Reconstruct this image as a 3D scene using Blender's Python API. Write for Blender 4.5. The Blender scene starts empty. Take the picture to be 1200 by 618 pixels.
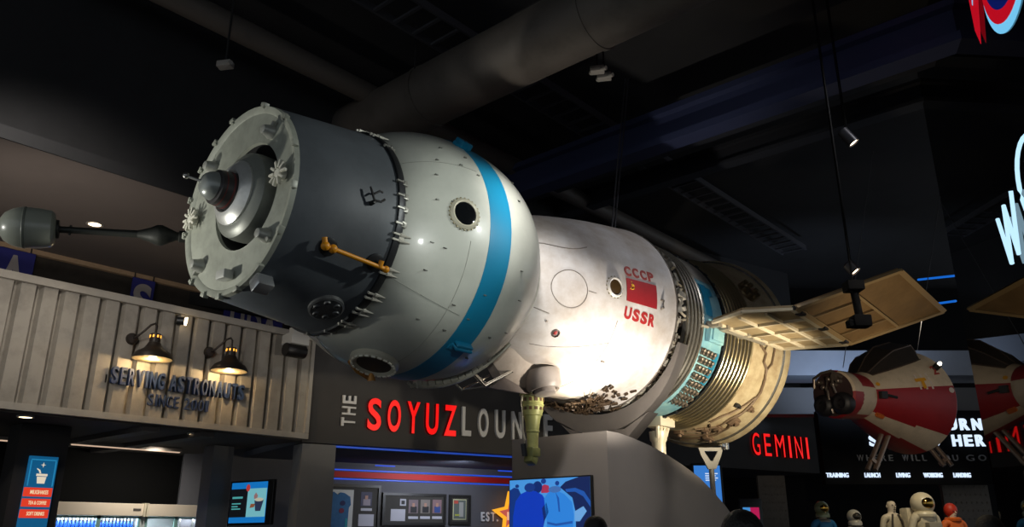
import bpy, bmesh, math, random
from math import sin, cos, pi, radians as R, sqrt
from mathutils import Vector as V, Matrix as M
random.seed(11)
sc = bpy.context.scene
col = sc.collection

# ------------------------------------------------------------------ camera frame
F = 940.0; PITCH = R(18.64); YAW = R(41.2); EYE = V((0, 0, 1.6))
LAT = V((sin(YAW), -cos(YAW), 0)); FWD = V((cos(YAW), sin(YAW), 0)); UP = V((0, 0, 1))
def ray(x, y):
    u = (x - 600) / F; v = -(y - 309) / F
    return LAT * u + FWD * (cos(PITCH) - v * sin(PITCH)) + UP * (v * cos(PITCH) + sin(PITCH))
def on(x, y, p0, n):
    d = ray(x, y); return EYE + d * ((V(p0) - EYE).dot(V(n)) / d.dot(V(n)))
def onz(x, y, z): return on(x, y, (0, 0, z), (0, 0, 1))
def onY(x, y, Y): return on(x, y, (0, Y, 0), (0, 1, 0))
def onX(x, y, X): return on(x, y, (X, 0, 0), (1, 0, 0))
def deep(x, y, d): return on(x, y, EYE + FWD * d, FWD)
def gp(lat, fwd, z=0): return LAT * lat + FWD * fwd + UP * z      # ground frame of the viewer

cam = bpy.data.cameras.new('camera'); co = bpy.data.objects.new('camera', cam); col.objects.link(co)
cam.sensor_width = 36; cam.lens = F / 1200 * 36; cam.clip_end = 200
co.location = EYE
co.rotation_euler = (FWD * cos(PITCH) + UP * sin(PITCH)).to_track_quat('-Z', 'Y').to_euler()
sc.camera = co
sc.view_settings.view_transform = 'Standard'; sc.view_settings.look = 'None'
sc.view_settings.exposure = 0; sc.view_settings.gamma = 1

# ------------------------------------------------------------------ materials
MATS = {}
def lin(c): return tuple(((x / 255) / 12.92 if x / 255 <= .04045 else ((x / 255 + .055) / 1.055) ** 2.4) for x in c)
def mat(name, rgb, rough=.5, metal=0, var=0, vscale=4, var_rgb=None, bump=0, bscale=40, spec=.5, coat=0):
    if name in MATS: return MATS[name]
    m = bpy.data.materials.new(name); m.use_nodes = True; nt = m.node_tree; b = nt.nodes['Principled BSDF']
    c = lin(rgb) + (1,)
    b.inputs['Base Color'].default_value = c
    b.inputs['Roughness'].default_value = rough; b.inputs['Metallic'].default_value = metal
    b.inputs['Specular IOR Level'].default_value = spec
    b.inputs['Coat Weight'].default_value = coat; b.inputs['Coat Roughness'].default_value = .08
    if var or bump:
        tc = nt.nodes.new('ShaderNodeTexCoord')
    if var:
        n = nt.nodes.new('ShaderNodeTexNoise'); n.inputs['Scale'].default_value = vscale; n.inputs['Detail'].default_value = 6
        n.inputs['Roughness'].default_value = .65
        nt.links.new(tc.outputs['Object'], n.inputs['Vector'])
        r = nt.nodes.new('ShaderNodeValToRGB')
        c2 = (lin(var_rgb) + (1,)) if var_rgb else tuple(x * (1 - var) for x in c[:3]) + (1,)
        r.color_ramp.elements[0].position = .5 - .22; r.color_ramp.elements[0].color = c2
        r.color_ramp.elements[1].position = .5 + .05 if not var_rgb else .5 - .22 + .5 * (1 - var) + .05; r.color_ramp.elements[1].color = c
        nt.links.new(n.outputs['Fac'], r.inputs['Fac']); nt.links.new(r.outputs['Color'], b.inputs['Base Color'])
    if bump:
        n2 = nt.nodes.new('ShaderNodeTexNoise'); n2.inputs['Scale'].default_value = bscale; n2.inputs['Detail'].default_value = 3
        nt.links.new(tc.outputs['Object'], n2.inputs['Vector'])
        bp = nt.nodes.new('ShaderNodeBump'); bp.inputs['Strength'].default_value = bump; bp.inputs['Distance'].default_value = .02
        nt.links.new(n2.outputs['Fac'], bp.inputs['Height']); nt.links.new(bp.outputs['Normal'], b.inputs['Normal'])
    MATS[name] = m; return m
def glow(name, rgb, strength=1.0):
    if name in MATS: return MATS[name]
    m = bpy.data.materials.new(name); m.use_nodes = True; b = m.node_tree.nodes['Principled BSDF']
    b.inputs['Base Color'].default_value = tuple(x * .12 for x in lin(rgb)) + (1,); b.inputs['Roughness'].default_value = .4
    b.inputs['Emission Color'].default_value = lin(rgb) + (1,); b.inputs['Emission Strength'].default_value = strength
    MATS[name] = m; return m

# ------------------------------------------------------------------ mesh builder
class MB:
    def __init__(s): s.b = bmesh.new(); s.mi = 0
    def _fin(s, faces):
        for f in faces: f.material_index = s.mi
    def box(s, c, size, rot=None, bevel=0):
        m = M.Translation(V(c)) @ (rot.to_4x4() if rot else M()) @ M.Diagonal(V(size)).to_4x4()
        r = bmesh.ops.create_cube(s.b, size=1, matrix=m); fs = {f for v in r['verts'] for f in v.link_faces}
        if bevel:
            es = list({e for v in r['verts'] for e in v.link_edges})
            rb = bmesh.ops.bevel(s.b, geom=es, offset=bevel, segments=2, affect='EDGES', profile=.6)
            fs = set(rb['faces']) | {f for f in fs if f.is_valid}
            fs |= {f for f in rb['faces']}
            for f in list(fs):
                for e in f.edges:
                    for g in e.link_faces: fs.add(g)
        s._fin(fs); return s
    def ring_faces(s, rings, closed=True, cap0=True, cap1=True):
        out = []
        n = len(rings[0])
        for a, b in zip(rings, rings[1:]):
            if len(a) == 1 and len(b) == 1: continue
            for i in range(n if closed else n - 1):
                j = (i + 1) % n
                if len(a) == 1: vs = (a[0], b[j], b[i])
                elif len(b) == 1: vs = (a[i], a[j], b[0])
                else: vs = (a[i], a[j], b[j], b[i])
                try: out.append(s.b.faces.new(vs))
                except ValueError: pass
        if cap0 and len(rings[0]) > 2: out.append(s.b.faces.new(list(reversed(rings[0]))))
        if cap1 and len(rings[-1]) > 2: out.append(s.b.faces.new(rings[-1]))
        s._fin(out); return s
    def lathe(s, prof, seg=96, mtx=None, cap0=True, cap1=True, a0=0, a1=360):
        """profile (axial, radius) turned round the local X axis"""
        mtx = mtx or M(); rings = []
        full = abs(a1 - a0 - 360) < 1e-6
        n = seg if full else seg + 1
        mx = max(1, len(prof))
        for ax, r in prof:
            if r < 1e-5 and full: rings.append([s.b.verts.new(mtx @ V((ax, 0, 0)))] )
            else: rings.append([s.b.verts.new(mtx @ V((ax, -r * sin(R(a0 + (a1 - a0) * i / seg)), r * cos(R(a0 + (a1 - a0) * i / seg))))) for i in range(n)])
        for i, rg in enumerate(rings):      # keep the ring count consistent for points
            pass
        ref = max(len(r) for r in rings)
        out = []
        for a, b in zip(rings, rings[1:]):
            for i in range(ref if full else ref - 1):
                j = (i + 1) % ref
                if len(a) == 1 and len(b) == 1: continue
                if len(a) == 1: vs = (a[0], b[i], b[j])
                elif len(b) == 1: vs = (a[j], a[i], b[0])
                else: vs = (a[j], a[i], b[i], b[j])
                try: out.append(s.b.faces.new(vs))
                except ValueError: pass
        if full and cap0 and len(rings[0]) > 2: out.append(s.b.faces.new(rings[0]))
        if full and cap1 and len(rings[-1]) > 2: out.append(s.b.faces.new(list(reversed(rings[-1]))))
        s._fin(out); return s
    def cyl(s, p0, p1, r0, r1=None, seg=20):
        p0 = V(p0); p1 = V(p1); r1 = r0 if r1 is None else r1
        d = p1 - p0; L = d.length
        mtx = M.Translation(p0) @ d.to_track_quat('X', 'Z').to_matrix().to_4x4()
        return s.lathe([(0, r0), (L, r1)], seg, mtx)
    def lat(s, p0, p1, prof, seg=24):
        p0 = V(p0); d = V(p1) - p0
        mtx = M.Translation(p0) @ d.to_track_quat('X', 'Z').to_matrix().to_4x4()
        return s.lathe(prof, seg, mtx)
    def ball(s, c, r, seg=16, sc_=(1, 1, 1), rot=None):
        m = M.Translation(V(c)) @ (rot.to_4x4() if rot else M()) @ M.Diagonal(V((r * sc_[0], r * sc_[1], r * sc_[2]))).to_4x4()
        q = bmesh.ops.create_uvsphere(s.b, u_segments=seg, v_segments=max(6, seg // 2), radius=1, matrix=m)
        s._fin({f for v in q['verts'] for f in v.link_faces}); return s
    def tube(s, pts, r, seg=8, closed=False):
        pts = [V(p) for p in pts]; rings = []
        N = len(pts); up = V((0, 0, 1))
        for i, p in enumerate(pts):
            if closed: t = pts[(i + 1) % N] - pts[i - 1]
            else: t = pts[min(i + 1, N - 1)] - pts[max(i - 1, 0)]
            t.normalize()
            a = t.cross(up)
            if a.length < .05: a = t.cross(V((1, 0, 0)))
            a.normalize(); b = a.cross(t)
            rr = r[i] if isinstance(r, (list, tuple)) else r
            rings.append([s.b.verts.new(p + a * rr * cos(2 * pi * k / seg) + b * rr * sin(2 * pi * k / seg)) for k in range(seg)])
        if closed: return s.ring_faces(rings + [rings[0]], cap0=False, cap1=False)
        return s.ring_faces(rings)
    def prism(s, pts, mtx, depth, inner=None):
        """polygon in local xy, extruded along +z by depth; mtx places it"""
        a = [s.b.verts.new(mtx @ V((x, y, 0))) for x, y in pts]
        b = [s.b.verts.new(mtx @ V((x, y, depth))) for x, y in pts]
        out = [s.b.faces.new(list(reversed(a))), s.b.faces.new(b)]
        n = len(pts)
        for i in range(n): out.append(s.b.faces.new((a[i], a[(i + 1) % n], b[(i + 1) % n], b[i])))
        s._fin(out); return s
    def band(s, o, i, mtx, depth):
        """closed strip between outline o and outline i (same count), extruded"""
        n = len(o); out = []
        L = [[s.b.verts.new(mtx @ V((x, y, z))) for x, y in q] for z in (0, depth) for q in (o, i)]
        for k in range(n):
            j = (k + 1) % n
            out += [s.b.faces.new((L[0][k], L[1][k], L[1][j], L[0][j])), s.b.faces.new((L[2][k], L[2][j], L[3][j], L[3][k])),
                    s.b.faces.new((L[0][k], L[0][j], L[2][j], L[2][k])), s.b.faces.new((L[1][k], L[3][k], L[3][j], L[1][j]))]
        s._fin(out); return s
    def build(s, name, mats, parent=None, smooth=35, recalc=True):
        if recalc: bmesh.ops.recalc_face_normals(s.b, faces=s.b.faces)
        me = bpy.data.meshes.new(name); s.b.to_mesh(me); s.b.free()
        for m in (mats if isinstance(mats, (list, tuple)) else [mats]): me.materials.append(m)
        if smooth:
            for p in me.polygons: p.use_smooth = True
            me.set_sharp_from_angle(angle=R(smooth))
        o = bpy.data.objects.new(name, me); col.objects.link(o)
        if parent: o.parent = parent
        return o

def tag(o, label=None, cat=None, group=None, kind=None):
    if label: o['label'] = label
    if cat: o['category'] = cat
    if group: o['group'] = group
    if kind: o['kind'] = kind
    return o
def thing(name, label, cat, loc=(0, 0, 0), rot=None, group=None):
    o = bpy.data.objects.new(name, None); col.objects.link(o); o.location = loc; o.empty_display_size = .1
    if rot: o.rotation_euler = rot.to_euler()
    return tag(o, label, cat, group)
def struct(o): o['kind'] = 'structure'; return o
def copy_tree(o, parent=None):
    c = o.copy(); col.objects.link(c)
    if parent: c.parent = parent
    for ch in list(o.children): copy_tree(ch, c)
    return c
def basis(right, up, p=(0, 0, 0)):
    r = V(right).normalized(); u = V(up).normalized(); n = r.cross(u)
    return M(((r.x, u.x, n.x, p[0]), (r.y, u.y, n.y, p[1]), (r.z, u.z, n.z, p[2]), (0, 0, 0, 1)))

def glyphs(txt, w, h, depth, bold=0.0, spacing=1.0):
    """lettering mesh scaled to fill w x h, origin at lower left, extruded depth along +z"""
    c = bpy.data.curves.new('t', 'FONT'); c.body = txt; c.size = 1; c.extrude = .05; c.offset = bold; c.space_character = spacing
    c.resolution_u = 5
    o = bpy.data.objects.new('t', c); col.objects.link(o)
    bpy.context.view_layer.update()
    me = bpy.data.meshes.new_from_object(o.evaluated_get(bpy.context.evaluated_depsgraph_get()))
    bpy.data.objects.remove(o); bpy.data.curves.remove(c)
    xs = [v.co.x for v in me.vertices]; ys = [v.co.y for v in me.vertices]; zs = [v.co.z for v in me.vertices]
    x0, x1, y0, y1, z0, z1 = min(xs), max(xs), min(ys), max(ys), min(zs), max(zs)
    for v in me.vertices:
        v.co = V(((v.co.x - x0) / (x1 - x0) * w, (v.co.y - y0) / (y1 - y0) * h, (v.co.z - z0) / (z1 - z0) * depth))
    return me
def lettering(name, txt, w, h, depth, m, parent=None, mtx=None, bold=0.0, spacing=1.0, warp=None, side=None):
    me = glyphs(txt, w, h, depth, bold, spacing)
    if warp:
        for v in me.vertices: v.co = warp(v.co)
    me.name = name; me.materials.clear(); me.materials.append(m)
    for p in me.polygons: p.material_index = 0
    if side:
        me.materials.append(side)
        for p in me.polygons:
            if abs(p.normal.z) < .5: p.material_index = 1
    o = bpy.data.objects.new(name, me); col.objects.link(o)
    if mtx: me.transform(mtx)
    if parent: o.parent = parent
    return o

class Wall:
    """vertical plane; right = direction that runs to the right for someone facing it"""
    def __init__(s, p0, right):
        s.p0 = V(p0); s.r = V(right).normalized(); s.n = s.r.cross(UP)      # n points towards the viewer
        if s.n.dot(s.p0 - EYE) > 0: pass
    def at(s, x, y, off=0): return on(x, y, s.p0 + s.n * off, s.n)
    def u(s, P): return (P - s.p0).dot(s.r)
    def P(s, u, z, off=0): q = s.p0 + s.r * u + s.n * off; return V((q.x, q.y, z))
    def rect(s, x0, y0, x1, y1, off=0):
        """u0,u1,z0,z1 of a pixel box, measured at its mid lines"""
        ym = (y0 + y1) / 2; xm = (x0 + x1) / 2
        return s.u(s.at(x0, ym, off)), s.u(s.at(x1, ym, off)), s.at(xm, y1, off).z, s.at(xm, y0, off).z
    def rot(s): return basis(s.r, UP).to_3x3()
    def mtx(s, u, z, off=0): return basis(s.r, UP, s.P(u, z, off))
    def slab(s, mb, u0, u1, z0, z1, o0, o1, bevel=0):
        c = s.P((u0 + u1) / 2, (z0 + z1) / 2, (o0 + o1) / 2)
        return mb.box(c, (abs(u1 - u0), abs(z1 - z0), abs(o1 - o0)), s.rot(), bevel)

# ------------------------------------------------------------------ palette
black = mat('black_paint', (30, 30, 31), .6)
soot = mat('dark_ceiling_paint', (38, 38, 40), .9, var=.3, vscale=1.5)
dkwall = mat('charcoal_wall_paint', (58, 56, 55), .75, var=.15, vscale=2)
grey_hull = mat('blue_grey_hull_paint', (86, 92, 97), .55, .1, var=.22, vscale=3, bump=.05, bscale=9)
pale_hull = mat('pale_green_grey_paint', (176, 179, 170), .38, 0, var=.12, vscale=3, coat=.35)
disc_paint = mat('worn_grey_face_paint', (158, 162, 150), .45, .1, var=.3, vscale=6)
dark_metal = mat('dark_metal', (52, 54, 56), .4, .6)
steel = mat('steel', (165, 165, 160), .28, .9)
bright_metal = mat('polished_metal', (220, 218, 210), .18, 1)
blue_paint = mat('turquoise_paint', (15, 114, 150), .42)
white_paint = mat('white_hull_paint', (214, 210, 208), .5, 0, var=.35, vscale=2.2, var_rgb=(172, 158, 144), bump=.03, bscale=7)
black_glass = mat('dark_glass', (14, 16, 18), .06, 0, spec=.8)
red_paint = mat('faded_red_paint', (160, 30, 36), .6, var=.2, vscale=12)
letter_red = mat('brown_red_lettering', (150, 50, 44), .6)

# ================================================================== SETTING
CEIL = 7.6
m = MB(); m.box((9, 5, -.05), (34, 34, .1)); struct(m.build('floor', mat('bounce_grey_floor', (104, 100, 96), .45, var=.2, vscale=1.2), smooth=0))  # floor out of view, its grey lightened to bounce light upward
m = MB(); m.box((9, 5, CEIL + .05), (34, 34, .1)); struct(m.build('ceiling', soot, smooth=0))
FY = onz(357, 515, 2.91).y                      # plane of the corrugated fascia
fx0, fx1, fz0, fz1 = -1.5, onY(359, 515, FY).x, 2.91, 4.46
SOF0, SOF1, SOFZ = 7.77, 10.86, 5.0
soffit_m = mat('brown_grey_soffit', (112, 103, 98), .8, var=.1, vscale=1.5)
m = MB(); m.box((4.0, (SOF0 + SOF1) / 2, SOFZ + .06), (13, SOF1 - SOF0, .12)); struct(m.build('trim_1', soffit_m, smooth=0))['label'] = 'brown grey soffit over the kiosk'
m = MB(); m.box((4.0, SOF0 - .01, SOFZ + .06), (13, .02, .13)); struct(m.build('trim_11', soot, smooth=0))
m = MB(); m.box((4.0, SOF0 + .3, (SOFZ + .12 + CEIL) / 2), (13, .1, CEIL - SOFZ - .14)); struct(m.build('wall_left', soot, smooth=0))
m = MB(); m.box((4.0, SOF1 + .06, (4.5 + SOFZ) / 2 + 1), (13, .1, 3.4)); struct(m.build('wall_back', mat('dark_brown_back_wall', (62, 56, 50), .85, var=.5, vscale=3), smooth=0))
m = MB(); m.box((4.0, SOF1 - .035, SOFZ - .03), (13, .07, .06)); struct(m.build('trim_2', mat('pale_wood_edge', (190, 160, 128), .6, var=.2, vscale=9), smooth=0))

# corrugated fascia: pressed ribs in one sheet, with frame rails
m = MB(); pitch = .242; pts = []
x = fx0
while x < fx1 - .05:
    pts += [(x, 0), (x + .025, .085), (x + .06, .085), (x + .085, 0)]; x += pitch
pts += [(fx1, 0)]
lo = [m.b.verts.new((px, FY + d, fz0 + .07)) for px, d in pts]; hi = [m.b.verts.new((px, FY + d, fz1 - .07)) for px, d in pts]
for i in range(len(pts) - 1): m.b.faces.new((lo[i], lo[i + 1], hi[i + 1], hi[i]))
struct(m.build('wall_front', mat('corrugated_sheet_paint', (158, 152, 142), .55, .1, var=.25, vscale=5), smooth=0, recalc=False))['label'] = 'corrugated metal fascia over the kiosk'
m = MB()
rail = mat('fascia_rail_paint', (170, 164, 154), .55, var=.15, vscale=5)
m.box(((fx0 + fx1) / 2, FY, fz0 + .04), (fx1 - fx0, .09, .08)); m.box(((fx0 + fx1) / 2, FY, fz1 - .045), (fx1 - fx0, .09, .09))
m.box((fx1 - .03, FY, (fz0 + fz1) / 2), (.06, .09, fz1 - fz0 - .17)); struct(m.build('trim_3', rail, smooth=0))
KZ = 2.88; KB = 13.75
m = MB(); m.box(((fx0 + fx1) / 2, (FY + KB) / 2 + .05, KZ + .06), (fx1 - fx0, KB - FY, .1)); struct(m.build('trim_4', mat('dark_kiosk_ceiling', (66, 60, 56), .85), smooth=0))
m = MB(); m.box(((fx0 + fx1) / 2, KB, 1.45), (fx1 - fx0, .1, 2.9)); struct(m.build('wall_kiosk', mat('near_black_kiosk_wall', (20, 20, 20), 1, spec=.1), smooth=0))
for nm, q in (('trim_5', ((60, 528), (125, 500))), ('trim_6', ((205, 520), (290, 500)))):
    a = onz(*q[0], KZ - .08)
    m = MB(); m.box((a.x, (FY + KB) / 2, KZ - .02), (.2, KB - FY - .2, .06)); struct(m.build(nm, mat('kiosk_beam', (72, 68, 66), .7), smooth=0))

# lounge wall (runs away to the right)
LW = Wall(gp(0, 13.9), LAT * sin(R(57)) + FWD * cos(R(57)))
HZ = LW.at(480, 526).z
uL, uR = LW.u(LW.at(359, 470)) - .02, LW.u(LW.at(942, 525)) + .45
m = MB(); LW.slab(m, uL, uR, HZ, 4.75, -.3, 0); struct(m.build('wall_lounge', dkwall, smooth=0))
m = MB(); LW.slab(m, uL - 2, uR, 4.75, CEIL, -.5, -.25); struct(m.build('wall_upper', soot, smooth=0))
LB = Wall(gp(0, 13.9) - LW.n * 3.0, LW.r)                     # back wall of the lounge
m = MB(); LB.slab(m, uL - 1.0, uR + 2, 0, HZ + .3, -.1, 0); struct(m.build('wall_lounge_back', mat('slate_lounge_wall', (92, 92, 98), .75, var=.1, vscale=2), smooth=0))
m = MB(); LW.slab(m, uL, uR, HZ, HZ + .1, -3.0, -.3); struct(m.build('trim_7', mat('navy_lounge_ceiling', (52, 56, 70), .8), smooth=0))
# columns
def column(name, px0, px1, ptop, d, z1, m_, depth=.4):
    a = deep(px0, ptop, d); b = deep(px1, ptop, d)
    mb = MB(); w = (b - a).length; c = (a + b) / 2
    mb.box((c.x, c.y, z1 / 2) , (w, depth, z1), basis(LW.r, LW.n * -1).to_3x3()); return struct(mb.build(name, m_, smooth=0))
col_m = mat('grey_column_paint', (112, 112, 112), .7, var=.12, vscale=2)
cw = Wall(LW.P(0, 0, .0), LW.r); u0, u1, _, _ = cw.rect(351, 530, 391, 600, .02)
m = MB(); LW.slab(m, u0, u1, 0, HZ - .02, -.38, .02); struct(m.build('wall_column', col_m, smooth=0))
a = onY(247, 560, 11.6); b = onY(271, 560, 11.6)
m = MB(); m.box(((a.x + b.x) / 2, 11.75, KZ / 2), (b.x - a.x, .3, KZ)); struct(m.build('wall_column_kiosk', mat('grey_kiosk_post', (100, 101, 103), .7, var=.12, vscale=2), smooth=0))
a = onY(14, 560, 11.0); b = onY(74, 560, 11.0)
m = MB(); m.box(((a.x + b.x) / 2, 11.2, KZ / 2), (b.x - a.x, .4, KZ)); struct(m.build('wall_column_dark', mat('black_kiosk_post', (36, 34, 34), .8), smooth=0))

# lounge stripe with light lines
stripe_v = [LB.at(500, y).z for y in (557, 563.5)]
us = (LB.u(LB.at(386, 560)), LB.u(LB.at(640, 570)))
m = MB(); LB.slab(m, us[0], us[1], stripe_v[1], stripe_v[0], 0, .03); o = struct(m.build('trim_8', mat('deep_red_stripe', (190, 24, 22), .6), smooth=0)); o['label'] = 'deep red wall stripe'
blue_led = glow('blue_led', (40, 84, 230), .8)
def strip(wall, u0, u1, z, off, label, h=.022, m_=None):
    mb = MB(); wall.slab(mb, u0, u1, z - h / 2, z + h / 2, off + .002, off + .03, .006)
    return tag(mb.build('led_strip', m_ or blue_led, smooth=0), label, 'light strip', 'blue light lines of the lounge')
strip(LB, us[0], us[1], stripe_v[0] + .03, .0, 'blue light line along top of the red stripe')
strip(LB, us[0], us[1], stripe_v[1] - .03, .0, 'blue light line along bottom of the red stripe')
strip(LW, LW.u(LW.at(391, 521)), LW.u(LW.at(640, 521)), HZ - .03, -.08, 'blue light line under the dark fascia with large lettering', .03, glow('blue_led_edge', (20, 74, 190), .6))
for px, py, w in ((451, 546.5, .2), (593, 552.5, .2)):
    P = LB.at(px, py, .5); u = LB.u(P); strip(LB, u - w, u + w, P.z, .5, 'short blue light line %s above the red stripe' % ('on the left' if px < 500 else 'near the pedestal'))

# display wall at the far right
DW = Wall(gp(0, 16.0), LAT); DL, DR = DW.u(DW.at(966, 550)), 10.5
m = MB(); DW.slab(m, DL, DR, DW.at(1040, 548).z - .32, 3.92, -.2, 0); struct(m.build('wall_display_header', mat('black_header_paint', (20, 20, 21), 1, spec=.05), smooth=0))
m = MB(); DW.slab(m, 3.0, 12, 0, CEIL, -3.9, -3.8); struct(m.build('wall_far', mat('far_wall_black', (30, 30, 32), 1, spec=.1), smooth=0))
BZ0, BZ1 = DW.at(950, 440, -.3).z, DW.at(950, 411, -.3).z
m = MB(); DW.slab(m, 4.6, 11, BZ0, BZ1, -1.2, -.3); struct(m.build('trim_9', mat('pale_bulkhead_paint', (150, 158, 172), .7, var=.1, vscale=2), smooth=0))
m = MB(); DW.slab(m, 5.2, 11, 3.92, BZ0 - .22, -1.0, -.5); struct(m.build('trim_10', mat('grey_bulkhead_paint', (96, 96, 98), .7), smooth=0))
peg = mat('grey_peg_panel', (112, 106, 98), .75, var=.2, vscale=14)
for nm, x0, x1 in (('wall_panel_1', 890, 922), ('wall_panel_2', 1106, 1160)):
    w0 = Wall(gp(0, 17.2), LAT)
    u0, u1, z0, z1 = w0.rect(x0, 552, x1, 618)
    mb = MB(); w0.slab(mb, u0, u1, 0, 2.75, -.1, 0)
    for i in range(9):
        for j in range(7): w0.slab(mb, u0 + (u1 - u0) * (i + .5) / 9 - .02, u0 + (u1 - u0) * (i + .5) / 9 + .02, 1.55 + j * .16, 1.59 + j * .16, 0, .012)
    struct(mb.build(nm, peg, smooth=0))
# black glossy glass wall on the right
MN = LAT * .950 - FWD * .311                    # unit-ish normal away from viewer
MN.normalize(); MD = 2.20
mirr_dir = UP.cross(MN) * -1
if mirr_dir.dot(FWD) > 0: mirr_dir = -mirr_dir  # towards the viewer = to the right
MW = Wall(MN * MD, mirr_dir)
ue = MW.u(MW.at(1133, 400))
mglass = mat('black_gloss_glass', (10, 10, 11), .015, 0, spec=.85)
m = MB(); MW.slab(m, ue, ue + 7.5, 0, CEIL, -.12, 0); struct(m.build('wall_right', mglass, smooth=0))

# ================================================================== SPACECRAFT
C = V((4.61, 5.24, 3.99))
ship = thing('spacecraft', 'huge pale three-section spacecraft mounted over the grey pedestal', 'spacecraft', C)
def pol(s, r, th): return V((s, -r * sin(R(th)), r * cos(R(th))))
RR = 1.1
def r_orb(s):
    d = s + .1 if s < -.1 else (s - .1 if s > .1 else 0)
    return sqrt(max(RR * RR - d * d, 0))
def interp(P, s):
    for (a, ra), (b, rb) in zip(P, P[1:]):
        if a <= s <= b: return ra + (rb - ra) * (s - a) / (b - a)
    return P[0][1] if s < P[0][0] else P[-1][1]
# smooth bell of the middle section
BELL = [(.96, .60), (1.02, .655), (1.10, .705), (1.2, .75), (1.33, .80), (1.5, .845), (1.65, .88), (1.8, .912), (2.0, .953), (2.2, .99), (2.4, 1.02), (2.6, 1.048), (2.78, 1.07), (2.83, 1.08)]
def r_bell(s): return interp(BELL, s)
def r_svc(s): return interp([(3.1, 1.03), (4.08, 1.035), (4.6, 1.125), (5.1, 1.21), (5.3, 1.29)], s)
def wrap(s0, th0, rfun, lift, sy=1.0):
    """letters: x along the hull, y up -> smaller angle"""
    def f(c):
        s = s0 + c.x; r = rfun(s) + lift + c.z
        return pol(s, r, th0 - c.y / rfun(s) * 180 / pi)
    return f
def patch(mb, s0, s1, t0, t1, rfun, lift, ns=8, nt=8, thick=.004):
    """curved plate on the hull"""
    g = [[[mb.b.verts.new(pol(s0 + (s1 - s0) * i / ns, rfun(s0 + (s1 - s0) * i / ns) + l, t0 + (t1 - t0) * j / nt)) for j in range(nt + 1)] for i in range(ns + 1)] for l in (lift, lift + thick)]
    out = []
    for i in range(ns):
        for j in range(nt):
            out.append(mb.b.faces.new((g[1][i][j], g[1][i + 1][j], g[1][i + 1][j + 1], g[1][i][j + 1])))
            out.append(mb.b.faces.new((g[0][i][j], g[0][i][j + 1], g[0][i + 1][j + 1], g[0][i + 1][j])))
    for i in range(ns):
        for j in (0, nt): out.append(mb.b.faces.new((g[0][i][j], g[0][i + 1][j], g[1][i + 1][j], g[1][i][j])))
    for j in range(nt):
        for i in (0, ns): out.append(mb.b.faces.new((g[0][i][j], g[0][i][j + 1], g[1][i][j + 1], g[1][i][j])))
    mb._fin(out); return mb
def hull_frame(s, th, r, slope=0):
    """local frame on the hull: x along hull, y = round the hull upwards (on the near side), z outward"""
    n = V((0, -sin(R(th)), cos(R(th)))); e = V((1, 0, 0))
    n = (n - e * slope).normalized(); e = (e - n * e.dot(n)).normalized()
    y = n.cross(e)
    p = pol(s, r, th)
    return M(((e.x, y.x, n.x, p.x), (e.y, y.y, n.y, p.y), (e.z, y.z, n.z, p.z), (0, 0, 0, 1)))
def xf(m, x, y, z): return m @ V((x, y, z))
def disc_ring(mb, mtx, prof, seg=32):
    """lathe about the frame's z axis: prof = (height, radius)"""
    return mb.lathe(prof, seg, mtx @ M(((0, 0, -1, 0), (0, 1, 0, 0), (1, 0, 0, 0), (0, 0, 0, 1))))

SA, RA, SB, RB = -1.774, .753, -.877, .857
def r_cyl(s): return RA + (RB - RA) * (s - SA) / (SB - SA)
slope_c = (RB - RA) / (SB - SA)
m = MB(); m.lathe([(SA + .012, RA - .012), (SA + .03, r_cyl(SA + .03)), (-1.3, r_cyl(-1.3)), (SB - .02, r_cyl(SB - .02)), (SB + .01, RB), (SB + .01, .70)], 128, cap0=False, cap1=False)
dock = m.build('docking_collar', grey_hull, ship)
m = MB(); m.lathe([(SB - .045, RB - .01), (SB - .045, RB + .016), (SB - .01, RB + .02), (SB + .02, RB + .012), (SB + .02, RB - .05)], 128, cap0=False, cap1=False)
m.build('collar_ring', dark_metal, ship)
# front face
HY, HZ_ = -.115, .0; HOLE = .415; OFF = M.Translation((0, HY, HZ_))
def rim_ring(mb, s, r, n=128, off=(0, 0)): return [mb.b.verts.new((s, off[0] - r * sin(2 * pi * i / n), off[1] + r * cos(2 * pi * i / n))) for i in range(n)]
m = MB(); rg = [rim_ring(m, SA + .03, HOLE, off=(HY, HZ_)), rim_ring(m, SA + .002, HOLE + .006, off=(HY, HZ_)), rim_ring(m, SA + .006, HOLE + .022, off=(HY, HZ_)), rim_ring(m, SA + .012, .695), rim_ring(m, SA - .002, .712), rim_ring(m, SA - .008, RA - .004), rim_ring(m, SA + .03, RA + .003)]
m.ring_faces(rg, cap0=False, cap1=False)
face = m.build('docking_face', disc_paint, ship)
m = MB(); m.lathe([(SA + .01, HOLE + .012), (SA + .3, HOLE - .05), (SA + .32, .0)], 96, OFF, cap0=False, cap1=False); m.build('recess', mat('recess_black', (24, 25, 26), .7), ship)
OFF2 = M.Translation((0, HY + .025, HZ_ + .005))
m = MB(); m.lathe([(SA + .28, .335), (SA + .03, .342), (SA - .03, .33), (SA - .06, .295), (SA - .075, .255), (SA - .08, .2)], 96, OFF2, cap0=False, cap1=True)
cup = m.build('docking_cone', mat('olive_grey_cone', (128, 132, 124), .4, .2, var=.25, vscale=5), ship)
m = MB(); m.lathe([(SA - .06, .25), (SA - .09, .25), (SA - .13, .20), (SA - .14, .165), (SA - .1, .14)], 80, OFF2, cap0=False)
m.build('cone_ring', mat('silver_ring', (206, 208, 204), .34, .5, var=.2, vscale=12), ship)
m = MB(); m.lathe([(SA - .10, .145), (SA - .235, .130), (SA - .24, .112), (SA - .25, .107)], 64, OFF2); pr = m.build('probe_drum', mat('dark_drum', (72, 70, 70), .4, .4), ship)
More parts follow.
